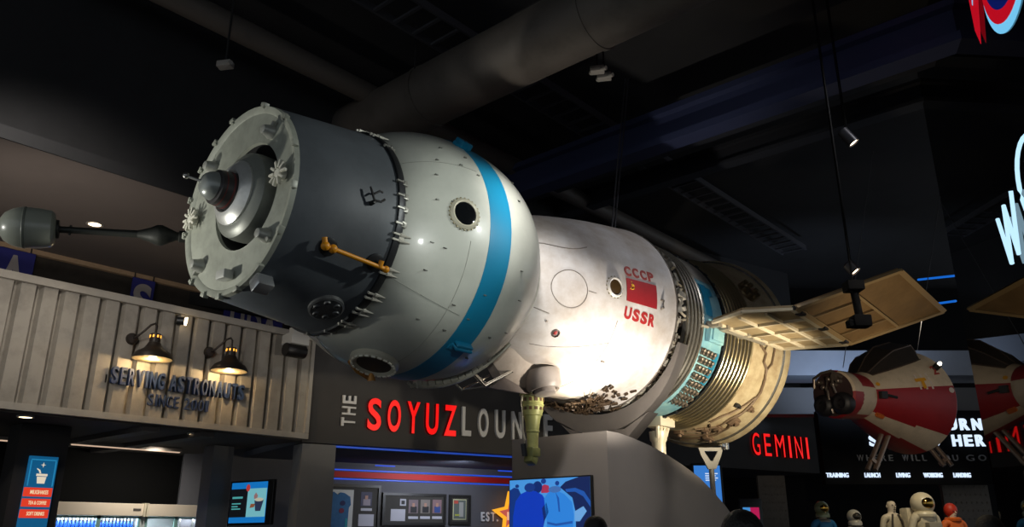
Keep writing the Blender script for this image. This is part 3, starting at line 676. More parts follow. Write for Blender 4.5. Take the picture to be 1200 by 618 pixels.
# solar wing on the near side
pan = mat('wing_back_paint', (150, 134, 104), .6, 0, var=.25, vscale=5, var_rgb=(120, 102, 74))
wood = mat('wing_tan_panel', (150, 120, 80), .65, 0, var=.25, vscale=4, var_rgb=(122, 96, 62))
def panel(name, c4, th, mface, ribs, mrib, kink=None):
    """c4: corners a (root, front) b (tip, front) c (tip, rear) d (root, rear) in ship frame"""
    a, b, c, d = [V(q) for q in c4]; n = (b - a).cross(d - a).normalized()
    if n.z > 0: n = -n                        # n points down
    mb = MB(); pl_ = [a, b, c, d]
    if kink: pl_.insert(1, on(kink[0], kink[1], C + a, n) - C)
    v0 = [mb.b.verts.new(p) for p in pl_]; v1 = [mb.b.verts.new(p - n * th) for p in pl_]; nv = len(pl_)
    mb.b.faces.new(v0); mb.b.faces.new(list(reversed(v1)))
    for i in range(nv): mb.b.faces.new((v0[i], v0[(i + 1) % nv], v1[(i + 1) % nv], v1[i]))
    o = mb.build(name, mface, ship, smooth=0)
    mb = MB()
    def bl(u, v): return (a * (1 - u) + b * u) * (1 - v) + (d * (1 - u) + c * u) * v
    for (u0, v0_, u1, v1_, w_) in ribs:
        p, q = bl(u0, v0_), bl(u1, v1_); dd = q - p; e = dd.normalized(); f = n.cross(e)
        mid = (p + q) / 2 + n * .012
        mb.box(mid, (dd.length, w_, .03), basis(e, f).to_3x3())
    if kink:
        for p, q in ((pl_[0], pl_[1]), (pl_[1], pl_[2])): dd = q - p; e = dd.normalized(); mb.box((p + q) / 2 + n * .012, (dd.length, .045, .03), basis(e, n.cross(e)).to_3x3())
    mb.build('rib', mrib, o, smooth=0)
    return o, n, bl
A0, D0 = V((3.52, -1.17, -.10)), V((5.06, -1.31, -.16)); B0 = V((3.98, -1.62, .0)) 
hf, hb = V((3.36, -2.14, -.17)), V((4.88, -2.14, -.28))
edge = [(0, 0, 1, 0, .05), (0, 1, 1, 1, .05), (0, 0, 0, 1, .05), (1, 0, 1, 1, .06)]
grid1 = edge[1:] + [(u, 0, u, 1, .03) for u in (.35, .68)] + [(0, v, 1, v, .022) for v in (.25, .5, .75)] 
mid_f = V((3.52, -1.52, -.075))
pin, n1, bl1 = panel('wing_panel', (V((3.50, -1.16, -.115)), hf, hb, V((5.04, -1.30, -.185))), .035, pan, grid1, mat('wing_rib_cream', (196, 186, 164), .5), (870, 364.5))
tf, tb = [EYE + (C + V(q) - EYE) * 1.08 - C for q in ((3.66, -3.14, .105), (5.18, -3.14, -.0))]
grid2 = edge + [(.5, 0, .5, 1, .03)] + [(0, v, .5, v, .014) for v in (.25, .5, .75)]
pout, n2, bl2 = panel('wing_panel', (hf + V((.0, -.03, .005)), tf, tb, hb + V((0, -.03, .005))), .035, wood, grid2, mat('wing_rib_tan', (166, 140, 100), .5))
m = MB(); m.tube([hf + V((-.02, -.015, .0)), hb + V((.03, -.015, .0))], .024, 8)
for v in (.1, .5, .9): p = hf + (hb - hf) * v; m.box(p + V((0, -.015, -.02)), (.1, .08, .03))
m.build('wing_hinge', dark_metal, ship)
m = MB(); m.tube([pol(3.6, 1.03, 96), V((3.62, -1.2, -.13))], .04); m.tube([pol(4.3, 1.06, 97), V((4.3, -1.26, -.16))], .035); m.tube([pol(3.46, 1.03, 98), V((3.9, -1.14, -.16)), V((4.6, -1.25, -.2))], .022)
for s in (3.55, 3.75, 4.2, 4.5, 4.7): m.box(V((s, -1.13 - .08 * (s - 3.5) - .02, -.15)), (.07, .12, .05), None, .01)
m.build('wing_root', mat('wing_root_metal', (150, 144, 132), .4, .5), ship)
# antenna boom on the far side
bm_ = mat('boom_dark', (50, 52, 48), .5, .3)
b0 = deep(219, 278, 6.3) - C; b1 = deep(66, 269, 5.9) - C
b0w = b0 + (b0 - b1).normalized() * .32
dv = b1 - b0; 
def bp(t): return b0 + dv * t
m = MB(); m.tube([b0w, bp(0)], .045, 12)
m.lat(bp(-.02), bp(1), [(0, .05), (.08, .05), (.085, .036), (.10, .037), (.15, .06), (.21, .088), (.25, .086), (.30, .06), (.37, .038), (.40, .03)], 20); m.tube([bp(.3), bp(1.05)], [.032, .026], 14)
for t, l in ((.32, .05), (.42, .03), (.9, .04)): m.tube([bp(t) + V((0, 0, -l)), bp(t) + V((0, 0, l))], .01, 6)
m.cyl(bp(.98), bp(1.02), .075, .075); m.build('antenna_boom', bm_, ship)
cp0 = bp(1.0); e = dv.normalized()
m = MB(); m.lat(cp0, cp0 + e, [(-.0, .08), (.01, .122), (.03, .143), (.10, .156), (.2, .161), (.25, .158), (.30, .142), (.35, .11), (.38, .063), (.392, 0)], 48); m.build('antenna_pod', mat('pod_pale_grey', (150, 154, 142), .3, 0, var=.12, vscale=5, coat=.3), ship)
m = MB(); m.lat(cp0 + V((0, -.0, 0)), cp0 + e, [(.2, .160), (.205, .164), (.22, .164), (.225, .158)], 48); m.build('pod_band', mat('pod_band', (112, 116, 106), .4), ship)

# ================================================================== PEDESTAL
PX, PY0, PY1 = 6.89, 4.746, 6.03
curve = [(6.89, 2.6), (7.1, 2.597), (7.345, 2.57), (7.7, 2.515), (8.024, 2.447), (8.4, 2.345), (8.765, 2.225), (9.05, 2.09), (9.352, 1.925), (9.7, 1.69), (10.0, 1.42), (10.25, 1.1), (10.42, .7), (10.5, .3), (10.52, 0), (6.89, 0)]
stand = thing('display_stand', 'big grey pedestal with curved sloping edge and steel cradle under the spacecraft', 'display stand', (PX, PY0, 0))
m = MB(); m.prism([(x - PX, z) for x, z in curve], M(((1, 0, 0, 0), (0, 0, 1, 0), (0, 1, 0, 0), (0, 0, 0, 1))), PY1 - PY0)
m.build('pedestal', mat('grey_pedestal_paint', (122, 116, 111), .65, var=.1, vscale=1.5), stand, smooth=20)
# cradle: crescent in the plane across the hull, in the gap between sections
pts_o, pts_i = [], []
def cr(th, r): return (-r * sin(R(th)), r * cos(R(th)))
ang = [113 + (262 - 113) * i / 40 for i in range(41)]
inn = [cr(t, 1.115) for t in ang]
outp = []
for t in ang:
    w_ = .04 + .17 * sin(pi * (t - 113) / (262 - 113)) ** 1.2
    outp.append((cr(t, 1.115 + w_)))
m = MB(); off = V((C.x + 2.90 - PX, C.y - PY0, C.z))
mt = M(((0, 0, 1, off.x), (1, 0, 0, off.y), (0, 1, 0, off.z), (0, 0, 0, 1)))
m.prism(outp + list(reversed(inn)), mt, .16)
m.build('cradle', mat('cradle_steel', (100, 94, 89), .5, .15, var=.15, vscale=4), stand, smooth=30)
m = MB(); m.prism([(-.33, -1.40), (.33, -1.40), (.62, -1.14), (.3, -1.30), (-.3, -1.30), (-.62, -1.14)], mt, .2); m.build('cradle_foot', mat('cradle_steel', (168, 156, 144)), stand, smooth=0)
# rear strut with triangular head
P = deep(832, 526, 9.9); sx = C.x + 5.1; P = on(832, 528, (sx, 0, 0), (1, 0, 0))
rsx = thing('support_strut', 'grey steel strut with triangular eye plate under the spacecraft rear', 'strut', (P.x, P.y, 0))
m = MB(); h = P.z
rot = basis(FWD.cross(UP), UP).to_3x3()
tri = [(-.16, 0), (.16, 0), (.13, -.10), (.05, -.27), (-.05, -.27), (-.13, -.10)]
tin = [(-.085, -.045), (.085, -.045), (.075, -.07), (.015, -.17), (-.015, -.17), (-.075, -.07)]
m.band(tri, tin, M.Translation((0, 0, h + .03)) @ basis(LAT, UP).to_3x3().to_4x4(), .05); m.build('eye_plate', mat('strut_grey', (150, 146, 138), .5, .3), rsx, smooth=0)
m = MB(); m.cyl((0, 0, 0), (0, 0, h - .2), .035); m.lat((0, 0, 0), (0, 0, 1), [(0, .16), (.02, .16), (.03, .06), (.1, .04)], 24); m.build('post', mat('strut_grey', (150, 146, 138)), rsx)
# television on the pedestal's left face
TV = Wall(V((PX - .004, 0, 0)), V((0, -1, 0)))
u0, u1, z0, z1 = TV.rect(600, 560, 697, 640)
z1 = TV.at(650, 559.5).z
tv = thing('television', 'television with blue footage of people stooping, on the grey pedestal', 'television', TV.P((u0 + u1) / 2, z1 - .36, .03))
tvo = tv.location.copy()
def loc(o, base): 
    o.data.transform(M.Translation(-base)); return o
m = MB(); TV.slab(m, u0, u1, z1 - .72, z1, .0, .05, .008); loc(m.build('housing', mat('tv_black', (20, 20, 22), .3), tv, smooth=0), tvo)
scr = TV.mtx(u0 + .012, z1 - .705, .0505); SW, SH = u1 - u0 - .024, .69
def flat(name, pts, m_, k, parent, mt_=scr, base=tvo, d=.0008):
    mb = MB(); mb.prism(pts, mt_ @ M.Translation((0, 0, k * .0009)), d); o = mb.build(name, m_, parent, smooth=0); return loc(o, base)
def ell(cx, cy, rx, ry, n=20, a0=0): return [(cx + rx * cos(a0 + 2 * pi * i / n), cy + ry * sin(a0 + 2 * pi * i / n)) for i in range(n)]
screen = flat('screen', [(0, 0), (SW, 0), (SW, SH), (0, SH)], glow('screen_sky_blue', (70, 150, 225), .9), 0, tv)
q = SW; 
def tvp(pts): return [((x - 45) / 430 * SW, min(SH, max(0, (1 - (y - 365) / 358) * SH))) for x, y in pts]
def tve(x, y, rx, ry): return tvp([(x + rx * cos(2 * pi * k / 20), y - ry * sin(2 * pi * k / 20)) for k in range(20)])
def tvs(pts, nm, rgb, k): flat('screen_shape', tvp(pts), glow(nm, rgb, .85), k, screen)
dn, db, mb_, rb, lb = ('screen_navy', (10, 52, 128)), ('screen_dark_blue', (12, 34, 88)), ('screen_mid_blue', (28, 86, 176)), ('screen_royal_blue', (4, 58, 190)), ('screen_light_blue', (44, 134, 226))
tvs([(45, 723), (45, 420), (70, 405), (95, 412), (108, 440), (100, 560), (90, 723)], *dn, 1)
tvs([(475, 723), (475, 345), (420, 362), (352, 386), (322, 414), (340, 430), (385, 470), (400, 545), (400, 723)], *db, 1)
tvs([(350, 425), (400, 420), (445, 440), (475, 490), (475, 520), (440, 465), (400, 440), (356, 440)], *mb_, 2)
flat('screen_shape', tve(88, 398, 11, 10), glow(*dn), 2, screen)
flat('screen_shape', tve(235, 378, 14, 14), glow('screen_head_blue', (20, 60, 140), .85), 2, screen); tvs([(222, 440), (222, 405), (240, 395), (262, 402), (272, 440)], 'screen_red', (170, 50, 84), 2)
flat('screen_shape', tve(308, 392, 11, 12), glow('screen_head_blue', (20, 60, 140)), 2, screen); tvs([(290, 430), (294, 408), (308, 402), (324, 410), (326, 430)], *lb, 2)
flat('screen_shape', tve(202, 408, 26, 32), glow('screen_coat_navy', (6, 40, 112), .85), 3, screen)
tvs([(62, 723), (66, 560), (80, 480), (108, 442), (150, 424), (190, 428), (228, 450), (250, 486), (246, 560), (226, 640), (230, 723)], *rb, 4)
tvs([(226, 520), (250, 490), (262, 540), (236, 590)], 'screen_coat_navy', (6, 40, 112), 5)
flat('screen_shape', tve(160, 408, 30, 24), glow('screen_hair_blue', (18, 54, 132), .85), 5, screen)
tvs([(238, 723), (252, 600), (244, 530), (238, 470), (262, 436), (300, 428), (345, 450), (384, 492), (392, 560), (384, 640), (390, 723)], *lb, 5)
flat('screen_shape', tve(296, 424, 34, 17), glow('screen_head_pale', (66, 112, 180), .85), 6, screen)
tvs([(254, 590), (300, 600), (384, 588), (384, 600), (300, 612), (254, 602)], *mb_, 6); tvs([(300, 440), (318, 470), (322, 540), (314, 540), (308, 475)], *mb_, 6)
tvs([(395, 540), (440, 515), (456, 540), (420, 590), (395, 590)], 'screen_pale', (110, 170, 230), 3)

# ================================================================== SIGNS
redl = glow('red_letter_glow', (250, 18, 16), 1.0); redside = mat('red_letter_side', (150, 14, 14), .5)
greyl = mat('grey_letter', (205, 205, 205), .5)
def wtext(wall, txt, xl, xr, yt, yb, m_, parent, name, depth=.05, bold=.0, sp=1.0, off=.01, side=None, base=None):
    """letters spanning pixel columns xl..xr on a wall; yt/yb measured at the middle column"""
    ym = (yt + yb) / 2; xm = (xl + xr) / 2
    a, b = wall.u(wall.at(xl, ym, off)), wall.u(wall.at(xr, ym, off))
    z0, z1 = wall.at(xm, yb, off).z, wall.at(xm, yt, off).z
    o = lettering(name, txt, b - a, z1 - z0, depth, m_, parent, wall.mtx(a, z0, off), bold, sp, side=side)
    if parent: o.data.transform(M.Translation(-parent.location))
    return o
CW = {'I': .32, 'M': 1.3, 'W': 1.35, ' ': .75, 'L': .88, '1': .55, 'N': 1.02, 'E': .9}
def word(name, wall, txt, xl, xr, yt, yb, m_, parent, depth=.05, bold=.03, frac=.66, side=None, off=.01):
    """separate letters spread over pixel columns xl..xr of a wall"""
    ym = (yt + yb) / 2; xm = (xl + xr) / 2
    a, b = wall.u(wall.at(xl, ym, off)), wall.u(wall.at(xr, ym, off)); z0, z1 = wall.at(xm, yb, off).z, wall.at(xm, yt, off).z
    ws = [CW.get(c, 1.0) * frac + (1 - frac) for c in txt]; unit = (b - a) / (sum(ws) - (1 - frac))
    root = bpy.data.objects.new(name, None); col.objects.link(root); root.parent = parent
    u = a
    for c, w in zip(txt, ws):
        if c != ' ':
            o = lettering('letter', c, unit * CW.get(c, 1.0) * frac, z1 - z0, depth, m_, root, wall.mtx(u, z0, off), bold, side=side)
            o.data.transform(M.Translation(-parent.location))
        u += unit * w
    return root
sg = thing('wall_sign', 'large wall sign of red lit and grey letters on the dark lounge fascia', 'sign', LW.at(480, 490))
word('red_lettering', LW, 'SOYUZ', 429, 533, 471.5, 508.5, redl, sg, .06, .022, .68, redside)
word('grey_lettering', LW, 'LOUNGE', 540, 646, 482, 515, greyl, sg, .05, .025, .58)
ath, bth = LW.at(408, 500, .01), LW.at(408, 464, .01); wth = LW.u(LW.at(416, 482)) - LW.u(LW.at(400, 482))
u_ = LW.u(LW.at(416, 482, .01)); hh = (bth.z - ath.z)
root = bpy.data.objects.new('vertical_lettering', None); col.objects.link(root); root.parent = sg
for k, c in enumerate('THE'):
    o = lettering('letter', c, hh * .27, wth, .04, greyl, root, M.Translation(LW.P(u_, ath.z + hh * .365 * k, .01)) @ basis(UP, -LW.r).to_3x3().to_4x4(), .02)
    o.data.transform(M.Translation(-sg.location))
sg2 = thing('wall_sign', 'small glowing red word sign on the dark wall behind the spacecraft tail', 'sign', LW.at(912, 523))
word('red_lettering', LW, 'GEMINI', 880, 945, 510.5, 536, redl, sg2, .05, .0, .62, redside)
journ = glow('white_letter_glow', (214, 232, 255), 1.1)
sg3 = thing('wall_sign', 'white lit sign in two lines above the headings, partly behind the red craft', 'sign', DW.at(1100, 508))
word('upper_lettering', DW, 'YOUR JOURN', 1012, 1149, 491, 504.5, journ, sg3, .05, .03, .72)
word('lower_lettering', DW, 'STARTS HER', 1018, 1153, 510, 523.5, journ, sg3, .05, .03, .72)
sg4 = thing('wall_sign', 'row of dim grey letters below the white lit two-line sign', 'sign', DW.at(1080, 537))
dim = mat('dim_letter', (120, 120, 122), .5)
for wd_, xa, xb in (('WHERE', 1004, 1046), ('WILL', 1057, 1085), ('YOU', 1096, 1122), ('GO', 1132, 1155)): word('lettering', DW, wd_, xa, xb, 533.5, 540.5, dim, sg4, .03, .0, .62)
for txt, a, b in (('TRAINING', 968, 994), ('LAUNCH', 1013, 1031), ('LIVING', 1050, 1066), ('WORKING', 1082, 1104), ('LANDING', 1117, 1137)):
    tag(wtext(DW, txt, a, b, 554.5, 560, journ, None, 'heading_sign', .03, .02, 1.05), 'small white lit heading reading %s over the suits' % txt.lower(), 'sign', 'headings over the suit display')
# script sign and badge on the glossy right wall
neon = glow('script_white_blue', (190, 232, 255), 1.1); neon_b = mat('script_blue_edge', (60, 170, 230), .5)
sg5 = thing('wall_sign', 'tall pale blue lit slanted script letters on the black glossy wall', 'sign', MW.at(1180, 280))
def mpt(x, y, off=.05): return MW.at(x, y, off) - sg5.location
m = MB(); k = .018
wst = [(1169, 257), (1186, 309), (1176, 241), (1194, 298), (1184.5, 224)]
m.tube([mpt(*q) for q in wst[:2]], [k, k * 1.1], 10); m.tube([mpt(*q) for q in wst[1:3]], [k, k], 10); m.tube([mpt(*q) for q in wst[2:4]], [k, k], 10); m.tube([mpt(*q) for q in wst[3:5]], [k, k], 10)
m.build('script_letter', neon, sg5)
m = MB(); oc = mpt(1216, 213); ea = mpt(1214, 200) - oc; 
m.tube([oc + (mpt(1196, 222) - oc) * cos(2 * pi * i / 28) * 1.05 + UP * .42 * sin(2 * pi * i / 28) for i in range(28)], k, 10, True); m.build('script_letter', neon, sg5)
sg6 = thing('wall_badge', 'round badge with red rocket and blue disc on the black glossy wall', 'sign', MW.at(1170, 20))
u0 = MW.u(MW.at(1172, 20)); zc = MW.at(1184, 52).z + .71; uc = MW.u(MW.at(1190, 20))
bm = MW.mtx(uc, zc, .004); 
def bflat(name, pts, m_, k, d=.005):
    mb = MB(); mb.prism(pts, bm @ M.Translation((0, 0, k * .005)), d); return loc(mb.build(name, m_, sg6, smooth=0), sg6.location)
bflat('badge_rim', ell(0, -.03, .66, .60, 48), glow('badge_pale_blue', (120, 205, 250), .9), 0)
bflat('badge_ring', ell(0, .05, .65, .58, 48), glow('badge_red', (200, 14, 34), .8), 1)
bflat('badge_disc', ell(.03, .11, .58, .53, 48), glow('badge_navy', (14, 30, 110), .6), 2)
ru0 = MW.u(MW.at(1143.5, 10)) - uc; ru1 = MW.u(MW.at(1161, 30)) - uc; rub = MW.u(MW.at(1152.5, 51)) - uc
zr = MW.at(1152.5, 51).z - zc
rc = (ru0 + ru1) / 2; hw = (ru1 - ru0) / 2 * 1.8
bflat('badge_rocket', [(rub, zr), (rub + hw * .55, zr + .3), (rc + hw, zr + .75), (rc + hw * 1.05, zr + 1.1), (rc + hw * .8, zr + 1.5), (rc, zr + 1.9), (rc - hw * .8, zr + 1.5), (rc - hw * 1.05, zr + 1.0), (rc - hw * .8, zr + .55), (rub - hw * .3, zr + .2)], glow('badge_red', (200, 14, 34)), 3)
m_ = glow('badge_pale_blue', (120, 205, 250))
bflat('badge_star', [(rc - hw * .5, zr + .95), (rc, zr + .78), (rc + hw * .5, zr + .95), (rc + hw * .2, zr + .68), (rc + hw * .5, zr + .42), (rc, zr + .58), (rc - hw * .5, zr + .42), (rc - hw * .2, zr + .68)], m_, 4)
bflat('badge_fin', [(rc + hw * 1.1, zr + .9), (rc + hw * 1.6, zr + .75), (rc + hw * 2.0, zr + 1.3), (rc + hw * 1.5, zr + 1.5)], m_, 4)
bflat('badge_bar', [(.0, -.05), (.09, -.09), (.16, -.05), (.16, .4), (.0, .4)], glow('badge_cyan', (40, 170, 230), .9), 3)

# kiosk lettering
FW = Wall((0, FY, 0), (1, 0, 0)); FW.n = V((0, -1, 0))
navy = mat('navy_letter', (38, 56, 92), .5)
sg7 = thing('fascia_sign', 'navy raised lettering in two lines on the corrugated fascia', 'sign', FW.at(207, 455))
for txt, xl, xr, yt, yb, bold, nm in (('SERVING ASTRONAUTS', 129, 285, 440.5, 460, .02, 'upper_lettering'), ('SINCE 2001', 173, 244, 465.5, 479, .0, 'lower_lettering')):
    ym = (yt + yb) / 2; a = FW.at(xl, ym - .1 * (207 - xl) * .9, .02); b = FW.at(xr, ym + .1 * (xr - 207) * .9, .02)
    z0, z1 = FW.at(207, yb, .02).z, FW.at(207, yt, .02).z; fr_ = .74
    ws = [(.3 if c == ' ' else CW.get(c, 1.0)) * fr_ + (1 - fr_) for c in txt]; unit = (b.x - a.x) / (sum(ws) - (1 - fr_)); u = a.x
    root = bpy.data.objects.new(nm, None); col.objects.link(root); root.parent = sg7
    for c, w in zip(txt, ws):
        if c != ' ':
            o = lettering('letter', c, unit * CW.get(c, 1.0) * fr_, z1 - z0, .06 if bold else .03, navy, root, M.Translation((u, FY - .004, z0)) @ basis((1, 0, 0), UP).to_3x3().to_4x4(), bold)
            o.data.transform(M.Translation(-sg7.location))
        u += unit * w
m = MB(); 
for x in (sg7.location.x - .9, sg7.location.x - .3, sg7.location.x + .3, sg7.location.x + .9): m.box(V((x, FY + .02, sg7.location.z)) - sg7.location, (.02, .04, .1))
m.build('sign_bracket', dark_metal, sg7, smooth=0)

# banners behind the fascia top
BW = Wall((0, SOF1 - .02, 0), (1, 0, 0)); BW.n = V((0, -1, 0))
navyb = mat('banner_blue', (44, 46, 128), .7); whb = mat('banner_white', (176, 168, 166), .7)
for k, (x0, x1, txt, label) in enumerate(((-40, 42, 'DA', 'blue banner with white letters behind the fascia, under the white pod'), (155, 182, 'S', 'narrow blue banner with one white letter, under the antenna boom'), (262, 332, 'HDA', 'blue banner with white letters below the round docking face'))):
    y0 = 300 if k == 0 else 330 if k == 1 else 368
    a = BW.at(x0, y0, .06).x; b = BW.at(x1, y0, .06).x
    bn = thing('banner', label, 'banner', ((a + b) / 2, SOF1 - .08, 4.2), None, 'banners behind the fascia')
    m = MB(); m.box((0, 0, .36), (b - a, .02, .74), None, .004); m.build('cloth', navyb, bn, smooth=0)
    for sx_ in (-.42, .42): m = MB(); m.tube([((b - a) * sx_, 0, .72), ((b - a) * sx_, 0, SOFZ - 4.2)], .008, 6); m.build('hook', dark_metal, bn)
    wd = (b - a) * .8
    me = lettering('lettering', txt, wd, .52, .01, whb, bn, M.Translation((-wd / 2, -.012, .14)) @ basis((1, 0, 0), UP).to_3x3().to_4x4(), .03, 1.1)

# ================================================================== WALL LAMPS AND LIGHT FITTINGS
shade_m = mat('dark_bronze_shade', (46, 40, 36), .45, .3); shade_in = mat('cream_shade_inside', (236, 214, 170), .5)
bulbm = glow('warm_bulb', (255, 208, 130), 20)
def barn_lamp(px, py, label):
    p = FW.at(px, py, .28); base = FW.at(px - 14, py - 22, 0); 
    L = thing('wall_lamp', label, 'lamp', (p.x, FY, p.z + .3), None, 'barn lamps on the corrugated fascia')
    def q(x, y, z): return V((x, y, z))
    m = MB(); m.lat(q(-.17, .0, .0), q(-.17, -1, .0), [(-.05, .075), (.02, .075), (.045, .06), (.05, .02)], 24); m.build('backplate', shade_m, L)
    m = MB(); m.tube([q(-.17, -.03, 0), q(-.14, -.10, .03), q(-.09, -.16, .10), q(-.045, -.21, .17), q(-.015, -.26, .185), q(.0, -.28, .15), q(0, -.28, .06)], .014, 10); m.build('gooseneck', shade_m, L)
    m = MB(); m.lat(q(0, -.28, .06), q(0, -.28, -1), [(0, .03), (.01, .062), (.12, .066), (.125, .075), (.15, .085), (.20, .12), (.25, .2), (.30, .235), (.325, .243), (.33, .236)], 40); m.lat(q(0, -.28, .06), q(0, -.28, -1), [(.329, .236), (.30, .226), (.25, .19), (.20, .11), (.15, .07), (.149, 0)], 40); sh = m.build('lamp_shade', shade_m, L)
    m = MB(); m.lat(q(0, -.28, .06), q(0, -.28, -1), [(.331, .232), (.302, .222), (.252, .186), (.206, .112), (.16, .06), (.158, 0)], 40, ); m.build('shade_lining', shade_in, sh)
    m = MB()
    for k in range(8): a = 2 * pi * k / 8; m.box(q(.066 * cos(a), -.28 + .066 * sin(a), .015), (.008, .018, .03), M.Rotation(a, 3, 'Z'))
    m.build('vent_holes', glow('warm_vent', (255, 170, 60), 2), sh)
    m = MB(); m.ball(q(0, -.28, -.2), .045, 16); m.build('bulb', bulbm, L)
    ld = bpy.data.lights.new('wall_lamp_light', 'POINT'); ld.energy = 34; ld.color = (1, .70, .36); ld.shadow_soft_size = .05
    lo_ = bpy.data.objects.new('wall_lamp_light', ld); col.objects.link(lo_); lo_.parent = L; lo_.location = (0, -.28, -.262)
    return L
barn_lamp(178, 424, 'dark bronze wall lamp on the fascia, above the letters SERVING')
barn_lamp(268, 438, 'dark bronze wall lamp on the fascia, above the letters ASTRONAUTS')
def spotlight(loc_, target, energy, size, blend=.6, color=(1, .95, .86), soft=.05, name='spot_light'):
    ld = bpy.data.lights.new(name, 'SPOT'); ld.energy = energy; ld.spot_size = R(size); ld.spot_blend = blend; ld.color = color; ld.shadow_soft_size = soft
    o = bpy.data.objects.new(name, ld); col.objects.link(o); o.location = loc_
    o.rotation_euler = (V(target) - V(loc_)).to_track_quat('-Z', 'Y').to_euler(); return o
def downlight(P, label, group, energy=12, r=.07, m_=None):
    d = thing('downlight', label, 'downlight', P, None, group)
    m = MB(); m.lat((0, 0, 0), (0, 0, -1), [(-.03, r * 1.35), (.006, r * 1.35), (.01, r * 1.25), (.006, r), (-.02, r * .95)], 28); m.build('trim_ring', mat('downlight_trim', (150, 146, 140), .4), d)
    m = MB(); m.lat((0, 0, -.004), (0, 0, -1), [(-.01, r * .95), (.0, r * .95), (.003, 0)], 24); m.build('lens', m_ or glow('downlight_glow', (255, 226, 180), 6), d)
    if energy: spotlight(V(P) + V((0, 0, -.03)), V(P) + V((0, 0, -2)), energy, 120, .8, (1, .9, .75))
    return d
downlight(onz(111, 263, SOFZ - .002), 'round downlight in the brown soffit above the antenna boom', 'soffit downlights', 25)
for px, py, lb in ((30, 489, 'kiosk downlight under the left end of the fascia'), (228, 509, 'kiosk downlight under the fascia near the small menu screen')):
    downlight(onz(px, py, KZ - .002), lb, 'kiosk downlights', 10)
downlight(onz(163, 508.5, KZ - .002), 'unlit small ceiling fitting between the two kiosk downlights', 'kiosk downlights', 0, .04, mat('lens_dull', (190, 190, 186), .4))
for (xa, ya), (xb, yb), lb in (((82, 520), (212, 530), 'long linear ceiling light over the drink fridges'), ((-10, 515), (40, 518), 'linear ceiling light left of the blue menu board')):
    a = onz(xa, ya, KZ - .05); b = onz(xb, yb, KZ - .05); ll = thing('linear_light', lb, 'ceiling light', (a + b) / 2, None, 'linear kiosk lights')
    Lx = b.x - a.x; m = MB(); m.box((0, 0, .02), (Lx, .08, .05), None, .006); m.build('housing', mat('linear_housing', (150, 140, 130), .5), ll, smooth=0)
    m = MB(); m.box((0, 0, -.012), (Lx * .97, .05, .015), None, .004); m.build('diffuser', glow('linear_glow', (240, 206, 176), .7), ll, smooth=0)
# small spot on the fascia's top rail
P = FW.at(218, 377, .1); fs = thing('spotlight', 'small lit spotlight clamped on the top rail of the fascia', 'spotlight', P)
m = MB(); m.cyl((-.1, .05, 0), (-.02, 0, 0), .05, .055); m.build('body', dark_metal, fs)
m = MB(); m.box((-.05, .06, -.02), (.03, .1, .05)); m.build('clamp', dark_metal, fs, smooth=0)
m = MB(); m.lat((-.02, 0, 0), (1, -.5, -.1), [(0, .05), (.03, .055), (.035, 0)], 20); m.build('lens', glow('spot_lens', (255, 226, 180), 9), fs)
# box projector at the fascia's right end
P = FW.at(346, 405, .35); pj = thing('projector', 'grey and black projector box at the right end of the fascia', 'projector', P)
m = MB(); m.box((0, 0, .07), (.3, .26, .15), None, .02); m.build('housing', mat('projector_grey', (196, 194, 188), .5), pj)
m = MB(); m.lat((-.16, 0, -.08), (1, 0, -.08), [(0, .09), (.02, .1), (.3, .1), (.32, .09)], 28); m.build('lens_barrel', mat('projector_black', (26, 24, 24), .4), pj)
m = MB(); m.box((0, .0, .2), (.16, .12, .1)); m.box((.05, .2, .2), (.06, .36, .05)); m.build('bracket', mat('projector_grey', (150, 148, 144)), pj, smooth=0)

# kiosk: menu board, menu screen, fridges, bottles
MBW = Wall((0, 10.98, 0), (1, 0, 0)); MBW.n = V((0, -1, 0))
a, b = MBW.at(27, 577, .03), MBW.at(61, 577, .03); zt = MBW.at(46, 535, .03).z
mbd = thing('menu_board', 'tall blue lit drinks board with red bars on the dark kiosk post', 'menu board', ((a.x + b.x) / 2, 10.97, 0))
W_ = b.x - a.x; m = MB(); m.box((0, -.02, (zt + .9) / 2), (W_, .05, zt - .9), None, .006); m.build('board', glow('board_blue', (16, 92, 138), .8), mbd, smooth=0)
def zz(y): return MBW.at(46, y, .06).z
for y0, y1, txt in ((572, 582.5, 'MILKSHAKES'), (585, 594.5, 'TEA & COFFEE'), (597.5, 607.5, 'SOFT DRINKS')):
    m = MB(); m.box((-.012, -.055, (zz(y0) + zz(y1)) / 2), (W_ * .98, .02, zz(y0) - zz(y1)), None, .003); br = m.build('price_bar', glow('bar_red', (226, 62, 38), .9), mbd, smooth=0)
    h_ = zz(y0) - zz(y1); wd = W_ * .62 if txt != 'SOFT DRINKS' else W_ * .6
    lettering('lettering', txt, wd, h_ * .45, .006, glow('bar_text', (250, 226, 180), .8), br, M.Translation((-wd / 2, -.068, zz(y1) + h_ * .28)) @ basis((1, 0, 0), UP).to_3x3().to_4x4(), .01)
ic = glow('icon_cream', (240, 226, 200), .8); m = MB(); im = M.Translation((0, -.047, 0)) @ basis((1, 0, 0), UP).to_3x3().to_4x4()
zc = zz(557); s_ = W_ * .17
m.prism([(-s_ * .7, zz(567)), (s_ * .8, zz(567)), (s_, zz(559)), (-s_ * .9, zz(559))], im, .008); m.prism([(-s_ * 1.1, zz(558.2)), (s_ * 1.15, zz(558.2)), (s_ * 1.15, zz(555.5)), (-s_ * 1.1, zz(555.5))], im, .008)
m.prism([(-s_ * .5, zz(555)), (-s_ * .2, zz(555)), (-s_ * .5, zz(551)), (-s_ * 1.2, zz(549)), (-s_ * 1.1, zz(550.5)), (-s_ * .75, zz(551.8))], im, .008)
